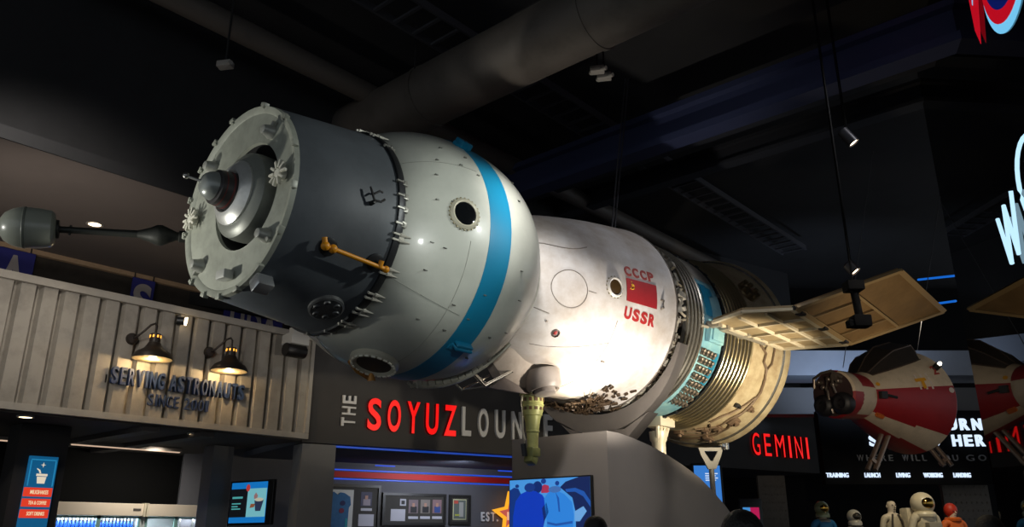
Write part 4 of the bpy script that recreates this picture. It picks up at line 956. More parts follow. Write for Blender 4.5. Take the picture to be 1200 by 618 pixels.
m.prism([(0 + s_ * .55 * (1 if k % 2 == 0 else .25) * cos(k * pi / 4 + pi / 2), zz(545) + s_ * .55 * (1 if k % 2 == 0 else .25) * sin(k * pi / 4 + pi / 2)) for k in range(8)], im, .008)
m.build('cup_icon', ic, mbd, smooth=0)
m = MB(); 
for x in (-W_ * .43, W_ * .43): m.box((x, -.047, (zz(540) + zz(570)) / 2), (.012, .008, zz(540) - zz(570)))
m.box((0, -.047, zz(539)), (W_ * .88, .008, .012)); m.build('border_line', glow('border_blue', (40, 140, 190), .8), mbd, smooth=0)
m = MB(); m.box((0, .0, .45), (W_, .03, .9)); m.build('board_foot', black, mbd, smooth=0)
# menu screen faces to the left of the viewer
SD = (FWD.cross(UP) * .0 + V((0, -1, 0)) * .2 + LAT * .9).normalized()
p0 = deep(270, 590, 12.6); SWl = Wall(p0, (deep(317, 588, 12.2) - p0))
u0, u1 = 0, SWl.u(SWl.at(312, 590)); z0, z1 = SWl.at(290, 613.5).z, SWl.at(290, 566).z
ms = thing('menu_screen', 'small wall screen showing a drink cup, beside the grey kiosk post', 'screen', SWl.P(u1 / 2, (z0 + z1) / 2, 0))
m = MB(); SWl.slab(m, u0 - .03, u1 + .12, z0 - .03, z1 + .03, -.06, .0, .008); loc(m.build('housing', mat('tv_black', (20, 20, 22)), ms, smooth=0), ms.location)
sm_ = SWl.mtx(0, z0, .001); w_, h_ = u1, z1 - z0
def mflat(pts, m_, k, par, nm='screen_shape'): return flat(nm, [(x * w_, y * h_) for x, y in pts], m_, k, par, sm_, ms.location)
s0 = mflat([(0, 0), (1, 0), (1, 1), (0, 1)], glow('menu_blue', (20, 120, 200), .8), 0, ms, 'screen')
mflat([(0, .14), (.47, .14), (.47, .84), (0, .84)], glow('menu_dark', (22, 26, 32), .5), 1, s0)
mflat([(.47, .14), (.99, .14), (.99, .84), (.47, .84)], glow('menu_mint', (120, 190, 200), .8), 1, s0)
mflat([(.72, .28), (.86, .28), (.92, .52), (.92, .56), (.68, .56), (.68, .52)], glow('menu_cup', (50, 62, 92), .6), 2, s0)
mflat(ell(.80, .56, .12, .045), glow('menu_cup_top', (200, 200, 180), .7), 3, s0)
mflat([(.56, .36), (.68, .38), (.7, .46), (.58, .46)], glow('menu_snack', (150, 90, 60), .7), 2, s0)
mflat([(.66, .58), (.74, .58), (.76, .66), (.70, .74), (.65, .66)], glow('menu_hand', (160, 120, 120), .7), 2, s0)
mflat(ell(.47, .86, .055, .09), glow('menu_badge', (190, 60, 60), .8), 3, s0)
for y, x1, hh in ((.60, .34, .05), (.46, .3, .03), (.39, .22, .03), (.33, .3, .03)): mflat([(.05, y), (x1, y), (x1, y + hh), (.05, y + hh)], glow('menu_text', (90, 190, 190), .6), 2, s0)
# fridges
KF = Wall((0, onz(60, 588, 2.05).y, 0), (1, 0, 0)); KF.n = V((0, -1, 0)); KY = KF.p0.y
hdr = mat('fridge_header', (226, 212, 192), .5); 
for x0, x1, k in ((61, 168.3, 0), (168.7, 244, 1)):
    a, b = KF.at(x0, 600).x, KF.at(x1, 600).x; zt = 2.05; zb = KF.at(120, 604.5).z; w_ = b - a
    fg = thing('drinks_fridge', ('wide lit fridge full of blue bottles, beside the drinks board', 'narrower lit fridge with few items, right of the bottle fridge')[k], 'fridge', ((a + b) / 2, KY, 0), None, 'kiosk drink fridges')
    m = MB(); m.box((-w_ / 2 + .02, .3, 1.0), (.04, .6, 2.0)); m.box((w_ / 2 - .02, .3, 1.0), (.04, .6, 2.0)); m.box((0, .58, 1.0), (w_ - .08, .04, 2.0)); m.box((0, .3, .06), (w_ - .08, .56, .12)); m.box((0, .31, 2.0), (w_ - .08, .52, .06)); m.build('cabinet', mat('fridge_white', (200, 206, 206), .4), fg, smooth=0)
    m = MB(); m.box((0, -.02, (zt + zb) / 2), (w_ - .01, .08, zt - zb), None, .008); hd = m.build('header', hdr, fg, smooth=0)
    m = MB(); m.box((w_ * .4, -.063, (zt + zb) / 2), (.12, .006, .035)); m.build('maker_plate', mat('plate_grey', (80, 74, 70), .5), hd, smooth=0)
    m = MB()
    for x in (-w_ / 2 + .02, w_ / 2 - .02): m.box((x, -.03, (zt + zb) / 2), (.03, .11, zt - zb + .02))
    m.build('header_cap', mat('cap_cream', (214, 204, 180), .4), hd, smooth=0)
    m = MB(); m.box((0, .05, zb - .02), (w_ - .1, .03, .02)); m.build('light_tube', glow('fridge_tube', (225, 240, 255), 5), fg, smooth=0)
    shz = 1.55
    for z in (.5, .85, 1.2, shz):
        m = MB(); m.box((0, .32, z), (w_ - .09, .48, .02)); m.build('shelf', mat('shelf_wire', (170, 180, 184), .4, .4), fg, smooth=0)
    m = MB(); nd = 2
    for d in range(nd):
        xa, xb = -w_ / 2 + .04 + d * (w_ - .08) / nd, -w_ / 2 + .04 + (d + 1) * (w_ - .08) / nd
        for x in (xa + .015, xb - .015): m.box((x, -.0, (zb + .15) / 2), (.03, .03, zb - .15))
        for z in (.14, zb - .02): m.box(((xa + xb) / 2, 0, z), (xb - xa, .03, .03))
    dr = m.build('door_frame', mat('door_mint', (150, 196, 190), .35, .3), fg, smooth=0)
    ld = bpy.data.lights.new('fridge_light', 'AREA'); ld.energy = 5; ld.shape = 'RECTANGLE'; ld.size = w_ * .9; ld.size_y = .05; ld.color = (.85, .94, 1)
    lo_ = bpy.data.objects.new('fridge_light', ld); col.objects.link(lo_); lo_.parent = fg; lo_.location = (0, .06, zb - .035); lo_.rotation_euler = (R(25), 0, 0)
    if k == 0:
        m = MB(); m.mi = 0; m.lat((0, 0, 0), (0, 0, 1), [(0, .02), (.01, .023), (.17, .023), (.20, .02), (.225, .013), (.24, .012)], 14); m.mi = 1; m.lat((0, 0, .237), (0, 0, 1), [(0, .015), (.028, .015), (.03, 0)], 14)
        bt = m.build('bottle', [mat('blue_bottle', (40, 90, 190), .2, 0, spec=.8), mat('white_cap', (226, 236, 240), .4)])
        n = 22
        rows = ((.14, 'front'), (.26, 'second'), (.38, 'back'))
        first = True
        for dy, nm in rows:
            for i in range(n):
                o = bt if first else bt.copy()
                if not first: col.objects.link(o)
                first = False
                o.location = (fg.location.x - w_ / 2 + .1 + (w_ - .2) * i / (n - 1), KY + dy, shz + .011)
                tag(o, 'blue water bottle with white cap in the %s row of the wide fridge' % nm, 'bottle', 'bottles in the %s row of the wide fridge' % nm)
    else:
        m = MB(); m.box((-.2, .16, 1.72), (.3, .02, .12), None, .004); bx = tag(m.build('carton', mat('teal_carton', (30, 110, 140), .5), smooth=0), 'flat teal carton on the shelf of the narrower fridge', 'carton'); bx.location = (fg.location.x, KY, -.099)
        m = MB()
        for x in (.12, .34): m.tube([(x, .1, 1.56), (x, .1, zb)], .012, 8)
        m.build('rack_post', steel, fg)

# lounge wall pictures
frm = mat('picture_frame_black', (30, 29, 28), .4); mount = mat('picture_mount_charcoal', (62, 60, 56), .8); paper = mat('paper_white', (190, 190, 200), .8)
def picture(x0, y0, x1, y1, label, group=None):
    u0, u1, za, zb = LB.rect(x0, y0, x1, y1, .04); 
    t = thing('picture_frame', label, 'picture', LB.P((u0 + u1) / 2, za, 0), None, group); base = t.location.copy()
    mb = MB(); LB.slab(mb, u0, u1, za, zb, .0, .03); loc(mb.build('mount', mount, t, smooth=0), base)
    mb = MB(); w = .05
    for q in ((u0, u1, zb - w, zb), (u0, u1, za, za + w), (u0, u0 + w, za + w, zb - w), (u1 - w, u1, za + w, zb - w)): LB.slab(mb, *q, .03, .055)
    loc(mb.build('frame', frm, t, smooth=0), base)
    def put(nm, xa, ya, xb, yb, m_, lift=0):
        a, b, c, d = LB.rect(xa, ya, xb, yb, .04); mb = MB(); LB.slab(mb, a, b, c, d, .03 + lift, .036 + lift); return loc(mb.build(nm, m_, t, smooth=0), base)
    return t, put, base
t, put, base = picture(372, 568, 445, 640, 'large dark framed display with a blue shirt, beside the grey column')
put('card', 380, 574, 413, 640, mat('card_white', (206, 206, 200), .8))
u0, u1, za, zb = LB.rect(380, 576, 411, 640, .05); w_ = u1 - u0
shirt = mat('blue_shirt', (58, 106, 150), .8, var=.2, vscale=12)
mb = MB(); mb.prism([(0, 0), (w_ * .86, 0), (w_ * .9, (zb - za) * .7), (w_ * .97, (zb - za) * .75), (w_ * .93, (zb - za) * .9), (w_ * .7, (zb - za) * .97), (w_ * .55, (zb - za) * .98), (w_ * .45, (zb - za) * .93), (w_ * .3, (zb - za) * .99), (0, (zb - za) * .95)], LB.mtx(u0, za, .038), .02); sh = loc(mb.build('shirt', shirt, t, smooth=0), base)
for xx, yy, m_ in ((.65, .78, mat('patch_navy', (50, 50, 90), .8)), (.62, .64, mat('patch_red', (120, 50, 70), .8))):
    mb = MB(); mb.prism(ell(w_ * xx, (zb - za) * yy, .05, .045), LB.mtx(u0, za, .0585), .006); loc(mb.build('shirt_patch', m_, sh, smooth=0), base)
mb = MB(); mb.prism([(w_ * .78, .0), (w_ * .86, 0), (w_ * .86, (zb - za) * .5), (w_ * .78, (zb - za) * .5)], LB.mtx(u0, za, .0585), .006); loc(mb.build('ribbon', mat('teal_ribbon', (40, 150, 160), .7), sh, smooth=0), base)
def photo(put, x0, y0, x1, y1, tone, suit):
    put('photo', x0, y0, x1, y1, mat('photo_' + tone, {'mauve': (120, 104, 110), 'grey': (126, 118, 112), 'navy': (66, 66, 90), 'rose': (136, 108, 112)}[tone], .6))
    w = x1 - x0; h = y1 - y0
    put('photo_figure', x0 + w * .2, y0 + h * .5, x1 - w * .15, y1 - h * .05, mat('figure_' + suit, {'black': (34, 34, 38), 'blue': (52, 76, 140), 'pale': (150, 140, 150)}[suit], .6), .004)
    put('photo_face', x0 + w * .38, y0 + h * .25, x1 - w * .36, y0 + h * .52, mat('photo_skin', (176, 134, 116), .6), .006)
photo(put, 423, 577, 436, 593.5, 'navy', 'pale'); put('caption', 423, 596, 436, 599, paper); put('caption', 420, 603, 438, 617, paper)
t, put, base = picture(448, 578.5, 522.5, 616, 'wide dark framed display with three portraits and a white card')
put('emblem_card', 469, 585, 476, 593, paper); put('emblem', 470.5, 587, 474.5, 591.5, black, .003); put('card', 458, 597, 475, 611, paper)
photo(put, 479, 586, 490, 602, 'mauve', 'black'); photo(put, 493, 586, 504, 602, 'grey', 'black'); photo(put, 507, 586, 517.5, 602, 'rose', 'blue')
for x in (478.5, 492.5, 506.5): put('caption', x, 605.5, x + 11.5, 608.5, paper)
t, put, base = picture(526.5, 580.5, 551.5, 615, 'small dark framed magazine cover, left of the EST lettering')
put('poster', 531, 585.5, 546.5, 609.5, mat('poster_cream', (206, 206, 160), .7)); put('poster_photo', 531.8, 586.5, 545.8, 608.5, mat('poster_grey', (96, 104, 100), .7), .003)
put('poster_figure', 538, 589, 543, 606, mat('poster_figure', (160, 160, 156), .7), .006); put('poster_title', 532, 587, 537, 590.5, mat('poster_red', (196, 84, 70), .7), .006); put('poster_bar', 533, 603, 539, 605, mat('poster_yellow', (170, 176, 70), .7), .006)
tag(wtext(LB, 'EST.', 563.5, 583, 600.5, 611.5, mat('white_letter', (225, 228, 232), .5), None, 'wall_lettering', .03, .02, 1.4), 'white EST lettering on the lounge wall left of the star', 'lettering')
P = LB.at(598, 603, .15); st = thing('star_sign', 'yellow outlined red star sign behind the television edge', 'sign', P)
so, si = [], []
rr = LB.u(LB.at(603, 603)) - LB.u(LB.at(580, 603)); 
for k in range(10):
    a = pi / 2 + R(8) + k * pi / 5; r_ = rr * .95 if k % 2 == 0 else rr * .42; so.append((r_ * cos(a), r_ * sin(a))); si.append((r_ * .68 * cos(a), r_ * .68 * sin(a)))
mt = basis(LB.r, UP)
m = MB(); m.band(so, si, mt, .06); m.build('star_rim', glow('star_yellow', (255, 176, 40), 1.0), st, smooth=0)
m = MB(); m.prism(si, mt, .03); m.build('star_face', glow('star_red', (214, 96, 84), .7), st, smooth=0)
lettering('lettering', '15', rr * .5, rr * .34, .02, glow('star_text', (255, 190, 150), .8), st, mt @ M.Translation((-rr * .2, -rr * .25, .03)), .01)

# ================================================================== RED AND WHITE CAPSULE
n0, n1_ = deep(976, 462, 11.2), deep(1061, 472, 12.25)
ax = (n1_ - n0); AL = ax.length; e = ax.normalized(); cax = e.copy()
yv = UP.cross(e).normalized(); zv = e.cross(yv)
cap = thing('capsule', 'small red and white bell-nosed capsule with skid legs hanging at right', 'capsule', n0)
cm = M(((e.x, yv.x, zv.x, 0), (e.y, yv.y, zv.y, 0), (e.z, yv.z, zv.z, 0), (0, 0, 0, 1)))
cream = mat('capsule_cream', (206, 186, 158), .5, var=.2, vscale=6); cred = mat('capsule_red', (148, 26, 30), .5, var=.15, vscale=6)
rn, rb = .335, .77
neck = .58
# nose drum
m = MB(); m.lathe([(0, .0), (0, rn * .92), (.03, rn), (.22, rn), (.24, rn * .98), (.5, rn * .98), (neck, rn * .94)], 72, cm, cap0=False, cap1=False)
for f in m.b.faces:
    c = cm.inverted() @ f.calc_center_median(); a = math.degrees(math.atan2(-c.y, c.z))   # 0 top, + towards viewer side
    if c.x < .01: f.material_index = 2
    elif c.x < .23: f.material_index = 1 if (a > 88 or a < 20) else 0
    else: f.material_index = 1 if (20 < a < 75 or abs(a) > 150) else 0
m.build('nose_drum', [cream, cred, mat('nose_dark', (60, 44, 42), .5)], cap, recalc=True)
m = MB(); hullp = [(neck - .02, rn * .94)] + [(neck + (AL - neck) * t, rn * .94 + (rb - rn * .94) * (t ** .92)) for t in [i / 16 for i in range(1, 17)]] + [(AL + .03, rb * .985), (AL + .06, rb * .9), (AL + .1, rb * .5), (AL + .11, 0)]
m.lathe(hullp, 96, cm, cap0=False, cap1=False)
for f in m.b.faces:
    c = cm.inverted() @ f.calc_center_median(); a = math.degrees(math.atan2(-c.y, c.z)); t = (c.x - neck) / (AL - neck)
    f.material_index = 0 if abs(a) < 80 else (0 if a > 0 and 138 < a + t * 2 < 168 else 1)
m.build('hull', [cream, cred], cap)
m = MB()
def cq(x, r, a): return cm @ V((x, -r * sin(R(a)), r * cos(R(a))))
def rc_(x): return interp([(p[0], p[1]) for p in hullp[:17]], x)
for sgn in (1,):
    xs = (neck + .05, neck + .38, AL - .32, AL - .06)
    rings = []
    for x, hw, hh in ((neck + .10, .22, .02), (neck + .36, .34, .18), (neck + .62, .40, .27), (AL - .16, .42, .24), (AL - .01, .40, .03)):
        r_ = rc_(x); 
        rings.append([m.b.verts.new(cm @ V(q)) for q in ((x, -hw, r_ * .80), (x, -hw * .75, r_ * .9 + hh * .7), (x, 0, r_ * .94 + hh), (x, hw * .75, r_ * .9 + hh * .7), (x, hw, r_ * .80))])
    m.ring_faces(rings)
m.build('canopy', mat('canopy_dark', (58, 52, 48), .35, .2, var=.3, vscale=8), cap, smooth=15)
m = MB()
for i in range(5):
    for (x, hw, hh), (x2, hw2, hh2) in zip(((neck + .10, .22, .02), (neck + .36, .34, .18), (neck + .62, .40, .27), (AL - .16, .42, .24)), ((neck + .36, .34, .18), (neck + .62, .40, .27), (AL - .16, .42, .24), (AL - .01, .40, .03))):
        f_ = lambda x, hw, hh: [(x, -hw, rc_(x) * .80), (x, -hw * .75, rc_(x) * .9 + hh * .7), (x, 0, rc_(x) * .94 + hh), (x, hw * .75, rc_(x) * .9 + hh * .7), (x, hw, rc_(x) * .80)][i]
        m.tube([cm @ V(f_(x, hw, hh)), cm @ V(f_(x2, hw2, hh2))], .012, 6)
m.build('canopy_bars', mat('bar_brown', (84, 70, 60), .4, .3), cap)
for yy in (.13, -.16):
    mb = MB(); p = cm @ V((-.02, yy, -.15)); mb.lat(p, p - e, [(-.05, .15), (.05, .15), (.08, .13), (.10, .09), (.09, .05), (.06, .04)], 32); mb.build('nose_port', mat('port_black', (28, 26, 28), .5), cap)
m = MB()
for yy, zz_ in ((.1, .1), (0, .2), (-.06, .12), (-.14, .16), (.16, .18)):
    p = cm @ V((-.02, yy, zz_)); m.lat(p, p - e, [(-.03, .035), (.06, .03), (.07, .02), (.07, 0)], 12)
m.tube([cm @ V(q) for q in ((-.05, .24, .1), (-.07, .22, .24), (-.06, .1, .3), (-.06, -.06, .31), (-.04, -.2, .2))], .022, 8)
m.tube([cm @ V(q) for q in ((-.06, .02, .24), (-.08, .03, .05), (-.07, .02, -.15), (-.05, .0, -.27))], .022, 8)
m.tube([cm @ V(q) for q in ((-.05, -.05, .25), (-.07, -.07, .1), (-.05, -.08, .0))], .018, 8)
m.box(cm @ V((-.03, -.1, .22)), (.08, .08, .1), cm.to_3x3()); m.build('nose_equipment', mat('nose_steel', (140, 128, 116), .35, .7), cap)
m = MB(); m.box(cq(.1, rn * .55, 165), (.16, .16, .06), cm.to_3x3(), .01); m.build('nose_tab', mat('tab_orange', (196, 100, 40), .5), cap)
def surf(x, a, lift=.006):
    n_ = (cm @ V((0, -sin(R(a)), cos(R(a))))).normalized(); p = cq(x, rc_(x), a); sl = (rc_(x + .01) - rc_(x - .01)) / .02
    ee = (e + n_ * sl).normalized(); nn = (n_ - e * sl).normalized(); return basis(ee, nn.cross(ee), p + nn * lift)
f_ = surf(neck + .66, 66); m = MB(); m.prism([(0, 0), (.19, 0), (.19, -.05), (.14, -.05), (.12, -.17), (.06, -.17), (.09, -.05), (0, -.05)], f_, .004); m.build('yellow_mark', mat('mark_yellow', (214, 150, 30), .5), cap, smooth=0); f_ = surf(neck + .05, 66); m = MB(); m.prism(ell(0, 0, .035, .03, 10), f_, .004); m.build('yellow_mark', mat('mark_yellow', (214, 150, 30), .5), cap, smooth=0)
lettering('number', '2', .1, .15, .004, mat('number_red', (160, 60, 50), .5), cap, surf(AL - .22, 64), .02)
m = MB()
for k in range(4):
    for j in range(3):
        f_ = surf(AL - .56 + j * .1, 62 + k * 6); m.box(f_.translation, (.03, .05, .006), f_.to_3x3())
m.build('stencil_marks', mat('stencil_white', (206, 190, 176), .5), cap, smooth=0)
f_ = surf(AL - .06, 84); m = MB(); m.prism(ell(0, 0, .045, .04, 14), f_, .005); m.build('white_dot', mat('stencil_white', (206, 190, 176)), cap, smooth=0)
m = MB(); f_ = surf(neck + .06, 93, .0); m.box(f_ @ V((0, 0, .03)), (.1, .1, .07), f_.to_3x3()); m.tube([f_ @ V((.05, 0, .05)), f_ @ V((.2, -.03, .06))], .02, 8); m.build('side_bracket', black, cap)
f_ = surf(neck + .1, 140, 0); m = MB(); m.box(f_ @ V((.0, 0, .02)), (.12, .05, .05), f_.to_3x3()); m.build('side_tab', mat('tab_orange', (196, 100, 40)), cap)
legm = mat('leg_bronze', (150, 128, 110), .35, .7)
def leg(ptop, pbot, d1, d2):
    a = deep(*ptop, d1) - n0; b = deep(*pbot, d2) - n0; mb = MB(); sd = LAT * .055
    mb.tube([a - sd, b - sd], .035, 12); mb.tube([a + sd, b + sd], .035, 12); mb.box((a * .15 + b * .85), (.16, .07, .05), (b - a).to_track_quat('Z', 'X').to_matrix()); mb.box((a * .75 + b * .25), (.16, .07, .05), (b - a).to_track_quat('Z', 'X').to_matrix())
    mb.build('landing_leg', legm, cap)
leg((1044, 492), (1021, 551), 11.9, 11.7); leg((1083, 512), (1111, 546), 12.2, 12.0)
m = MB(); f_ = surf(AL - .12, 55, 0); m.cyl(f_ @ V((0, 0, -.02)), f_ @ V((.03, 0, .08)), .05); lampb = m.build('rear_lamp', dark_metal, cap)
m = MB(); m.ball(f_ @ V((.04, 0, .09)), .028, 12); m.build('lamp_lens', glow('capsule_lamp', (255, 244, 220), 12), lampb)
for k, (px, py) in enumerate(((988, 425), (1075, 405))):
    a = deep(px, py + 6, 11.6 if k == 0 else 12.2); b = deep(px + 60, 330, 11.9 if k == 0 else 12.3); b = V((b.x, b.y, CEIL))
    mb = MB(); mb.tube([a, a + (b - a) * .99], .006, 6); tag(mb.build('suspension_cable', mat('cable_grey', (80, 80, 84), .5, .5)), 'thin cable holding up the %s of the red capsule' % ('nose' if k == 0 else 'rear'), 'cable', 'cables of the red capsule')

# ================================================================== CEILING THINGS
ductm = mat('duct_brown_grey', (92, 86, 80), .6, .2, var=.3, vscale=3); pipem = mat('pipe_brown_grey', (96, 90, 84), .55, .2); beamm = mat('ceiling_beam_navy', (44, 46, 54), .8)
def along_y(px, py, z): return onz(px, py, z)
c = onz(545, 92, 6.75); m = MB(); m.cyl((c.x, -2.0, 6.75), (c.x, 13.0, 6.75), .38, seg=48)
dt = thing('air_duct', 'large round dark air duct across the ceiling over the docking end', 'duct', (c.x, 5, 6.75)); loc(m.build('duct_pipe', ductm, dt), dt.location)
for y in (1.5, 4.0, 6.5, 9.0):
    m = MB(); m.cyl((c.x, y, 6.75), (c.x, y + .06, 6.75), .395, seg=48); loc(m.build('duct_band', ductm, dt), dt.location)
    m = MB(); m.tube([(c.x - .3, y, 6.85), (c.x - .3, y, CEIL)], .012, 6); m.tube([(c.x + .3, y, 6.85), (c.x + .3, y, CEIL)], .012, 6); loc(m.build('duct_hanger', black, dt), dt.location)
c2 = onz(500, 85, 6.9); m = MB(); m.cyl((c2.x, -2.0, 6.9), (c2.x, 13, 6.9), .1, seg=24); o = tag(m.build('ceiling_pipe', pipem), 'thin dark pipe running beside the round ceiling duct', 'pipe')
m = MB(); c3 = onz(790, 165, 6.5); m.box((c3.x, 5.5, 6.5), (.28, 14, .10)); m.box((c3.x, 5.5, 6.72), (.06, 14, .36)); m.box((c3.x, 5.5, 6.92), (.28, 14, .08)); tag(m.build('ceiling_beam', mat('beam_blue_grey', (46, 54, 88), .7), smooth=0), 'dark blue steel beam across the ceiling above the lettered section', 'beam', 'ceiling beams')
for (px, py, lb) in ((700, 205, 'dark steel beam across the ceiling left of the hanging cable pair'), (860, 190, 'dark steel beam across the ceiling behind the blue one')):
    q = onz(px, py, 6.9); m = MB(); m.box((q.x, 5.5, 6.9), (.22, 14, .05)); m.box((q.x, 5.5, 7.05), (.05, 14, .26)); m.box((q.x, 5.5, 7.18), (.22, 14, .05)); tag(m.build('ceiling_beam', beamm, smooth=0), lb, 'beam', 'ceiling beams')
for (px, py, z, lb) in ((120, 115, 6.4, 'faint brown pipe across the dark ceiling at upper left'), (330, 60, 7.0, 'faint dark pipe across the ceiling above the docking face')):
    q = onz(px, py, z); m = MB(); m.cyl((-3, q.y, z), (16, q.y, z), .14, seg=20); tag(m.build('ceiling_pipe', pipem), lb, 'pipe')
# ladder trays with hanging clamps
for (px, py, z, lb) in ((860, 250, 7.3, 'slotted cable tray under the ceiling above the rear section'),):
    q = onz(px, py, z); m = MB()
    for dy in (-.25, .25): m.box((10, q.y + dy, z), (12, .03, .1))
    for k in range(40): m.box((4.2 + k * .3, q.y, z - .03), (.04, .5, .03))
    tag(m.build('cable_tray', mat('tray_grey', (84, 84, 90), .5, .4), smooth=0), lb, 'cable tray')
# ceiling fittings (small pale things)
def fitting(px, py, z, label):
    P = onz(px, py, z); t = thing('ceiling_fitting', label, 'ceiling fitting', P, None, 'small ceiling fittings')
    m = MB(); m.box((0, 0, 0), (.1, .16, .07), M.Rotation(R(30), 3, 'Z'), .01); m.cyl((0, .1, 0), (0, -.12, -.02), .025); m.build('body', mat('fitting_pale', (150, 146, 140), .5), t)
    m = MB(); m.tube([(0, 0, .03), (0, 0, CEIL - z)], .012, 6); m.build('drop_rod', black, t)
fitting(264, 76, 6.4, 'small pale ceiling fitting above the docking face')
for k, (px, py) in enumerate(((700, 82), (708, 90))): fitting(px, py, 6.6, 'small pale ceiling fitting %s the hanging cable pair' % ('left of' if k == 0 else 'at the top of'))
# cables of the spacecraft
cb = mat('cable_grey', (80, 80, 84))
for px, dx in ((765, 0), (768.5, .06)):
    a = C + V((2.95 + dx, -.2, .99)); b = onz(733 + dx * 60, 92, CEIL); m = MB(); m.tube([a, b], .011, 6)
    tag(m.build('suspension_cable', cb), 'thin cable holding the spacecraft between its middle and rear sections', 'cable', 'twin cables of the spacecraft')
# pendant spotlights on the right
def can_spot(P, aim, label, r=.06, L=.2, lens=9):
    t = thing('spotlight', label, 'spotlight', P, None, 'hanging spotlights'); d = (V(aim) - V(P)).normalized()
    m = MB(); m.lat(d * -L, d, [(0, r * .7), (.015, r), (L, r), (L, r * .9), (L - .02, r * .86)], 28); m.build('body', mat('spot_black', (34, 34, 38), .35, .4), t)
    m = MB(); m.lat(d * -.02, d, [(0, r * .86), (.004, r * .86), (.008, 0)], 24); m.build('lens', glow('can_lens', (255, 226, 190), lens), t)
    m = MB(); top = d * -L * .5; m.tube([top + V((0, 0, r)), V((top.x, top.y, CEIL - P[2]))], .008, 8); m.tube([top + V((.05, .03, r * .5)), V((top.x + .05, top.y + .03, CEIL - P[2]))], .006, 8); m.build('drop_rod', mat('rod_black', (15, 15, 15), .95, spec=.1), t)
    return t
P1 = deep(1001, 168, 7.6); can_spot(P1, P1 + FWD * -.15 + LAT * .55 + UP * -.9, 'black can spotlight hanging high above the wing')
P2 = deep(1003, 319, 7.4); can_spot(P2, P2 + FWD * -.25 + LAT * .5 + UP * -.8, 'lit spotlight hanging just above the wing', .055, .12, 14)
P3 = deep(1000, 336, 7.0); hg = thing('hanging_camera', 'black hanging arm with a camera block in front of the wing', 'camera', P3)
m = MB(); m.box((0, 0, 0), (.15, .15, .09), basis(LAT, FWD).to_3x3(), .01); m.tube([(0, 0, .04), (0, 0, CEIL - P3.z)], .009, 8); m.build('mount', mat('camera_black', (15, 14, 14), .95, spec=.1), hg)
m = MB(); m.tube([(0, 0, -.03), LAT * .015 + V((0, 0, -.27))], .035, 12); m.build('arm', mat('camera_black', (18, 17, 17)), hg)
m = MB(); m.box(LAT * .02 + V((0, 0, -.33)), (.16, .14, .11), basis(LAT, FWD).to_3x3(), .02); m.box(LAT * -.06 + V((0, 0, -.35)), (.08, .1, .07), basis(LAT, FWD).to_3x3(), .012); m.build('camera_body', mat('camera_black', (18, 17, 17)), hg)
# blue strips high at the right
for k, ((xa, ya), (xb, yb)) in enumerate((((1076, 328), (1118, 323.5)), ((1098, 356), (1120, 353)))):
    a, b = deep(xa, ya, 14.5), deep(xb, yb, 13.2); m = MB(); m.tube([a, b], .02, 8); tag(m.build('led_strip', glow('blue_line', (24, 110, 220), .8)), 'thin blue light line %s the wing tip, high on the far ceiling' % ('above' if k == 0 else 'just right of'), 'light strip', 'blue lines behind the wing')

# blue info screen and pink screen near the visitors
IW = Wall(gp(0, 14.6), LAT)
u0, u1, z0, z1 = IW.rect(816, 546, 847, 640); isn = thing('info_screen', 'tall blue screen with white text lines behind the rear strut', 'screen', IW.P((u0 + u1) / 2, 0, 0))
m = MB(); IW.slab(m, u0 - .04, u1 + .04, 0, z1 + .04, -.12, 0, .01); loc(m.build('housing', mat('tv_black', (20, 20, 22)), isn, smooth=0), isn.location)
im = IW.mtx(u0, 1.0, .001); w_ = u1 - u0; h_ = z1 - 1.0
o = flat('screen', [(0, 0), (w_, 0), (w_, h_), (0, h_)], glow('info_blue', (60, 130, 215), .85), 0, isn, im, isn.location)
for k in range(4): zl = IW.at(840, 556 + k * 2.6).z - 1.0; flat('text_line', [(w_ * .42, zl), (w_ * (.9 - .08 * (k % 2)), zl), (w_ * (.9 - .08 * (k % 2)), zl + .018), (w_ * .42, zl + .018)], glow('info_text', (220, 236, 255), .9), 1, o, im, isn.location)
IW2 = Wall(gp(0, 15.4), LAT); u0, u1, z0, z1 = IW2.rect(871, 595, 890, 609); ps = thing('wall_screen', 'small pink and blue screen behind the nearest visitor', 'screen', IW2.P((u0 + u1) / 2, 0, 0))
m = MB(); IW2.slab(m, u0 - .05, u1 + .06, 1.0, z1 + .16, -.1, 0, .01); m.cyl(IW2.P((u0 + u1) / 2, 0, -.05), IW2.P((u0 + u1) / 2, 1.0, -.05), .06); loc(m.build('housing', mat('tv_black', (20, 20, 22)), ps), ps.location)
im = IW2.mtx(u0, z0, .001); w_, h_ = u1 - u0, z1 - z0
o = flat('screen', [(0, 0), (w_, 0), (w_, h_), (0, h_)], glow('pink_screen', (190, 20, 84), .8), 0, ps, im, ps.location); flat('screen_shape', [(0, h_ * .6), (w_ * .45, h_ * .5), (w_ * .45, h_), (0, h_)], glow('sky_screen', (70, 150, 220), .8), 1, o, im, ps.location)

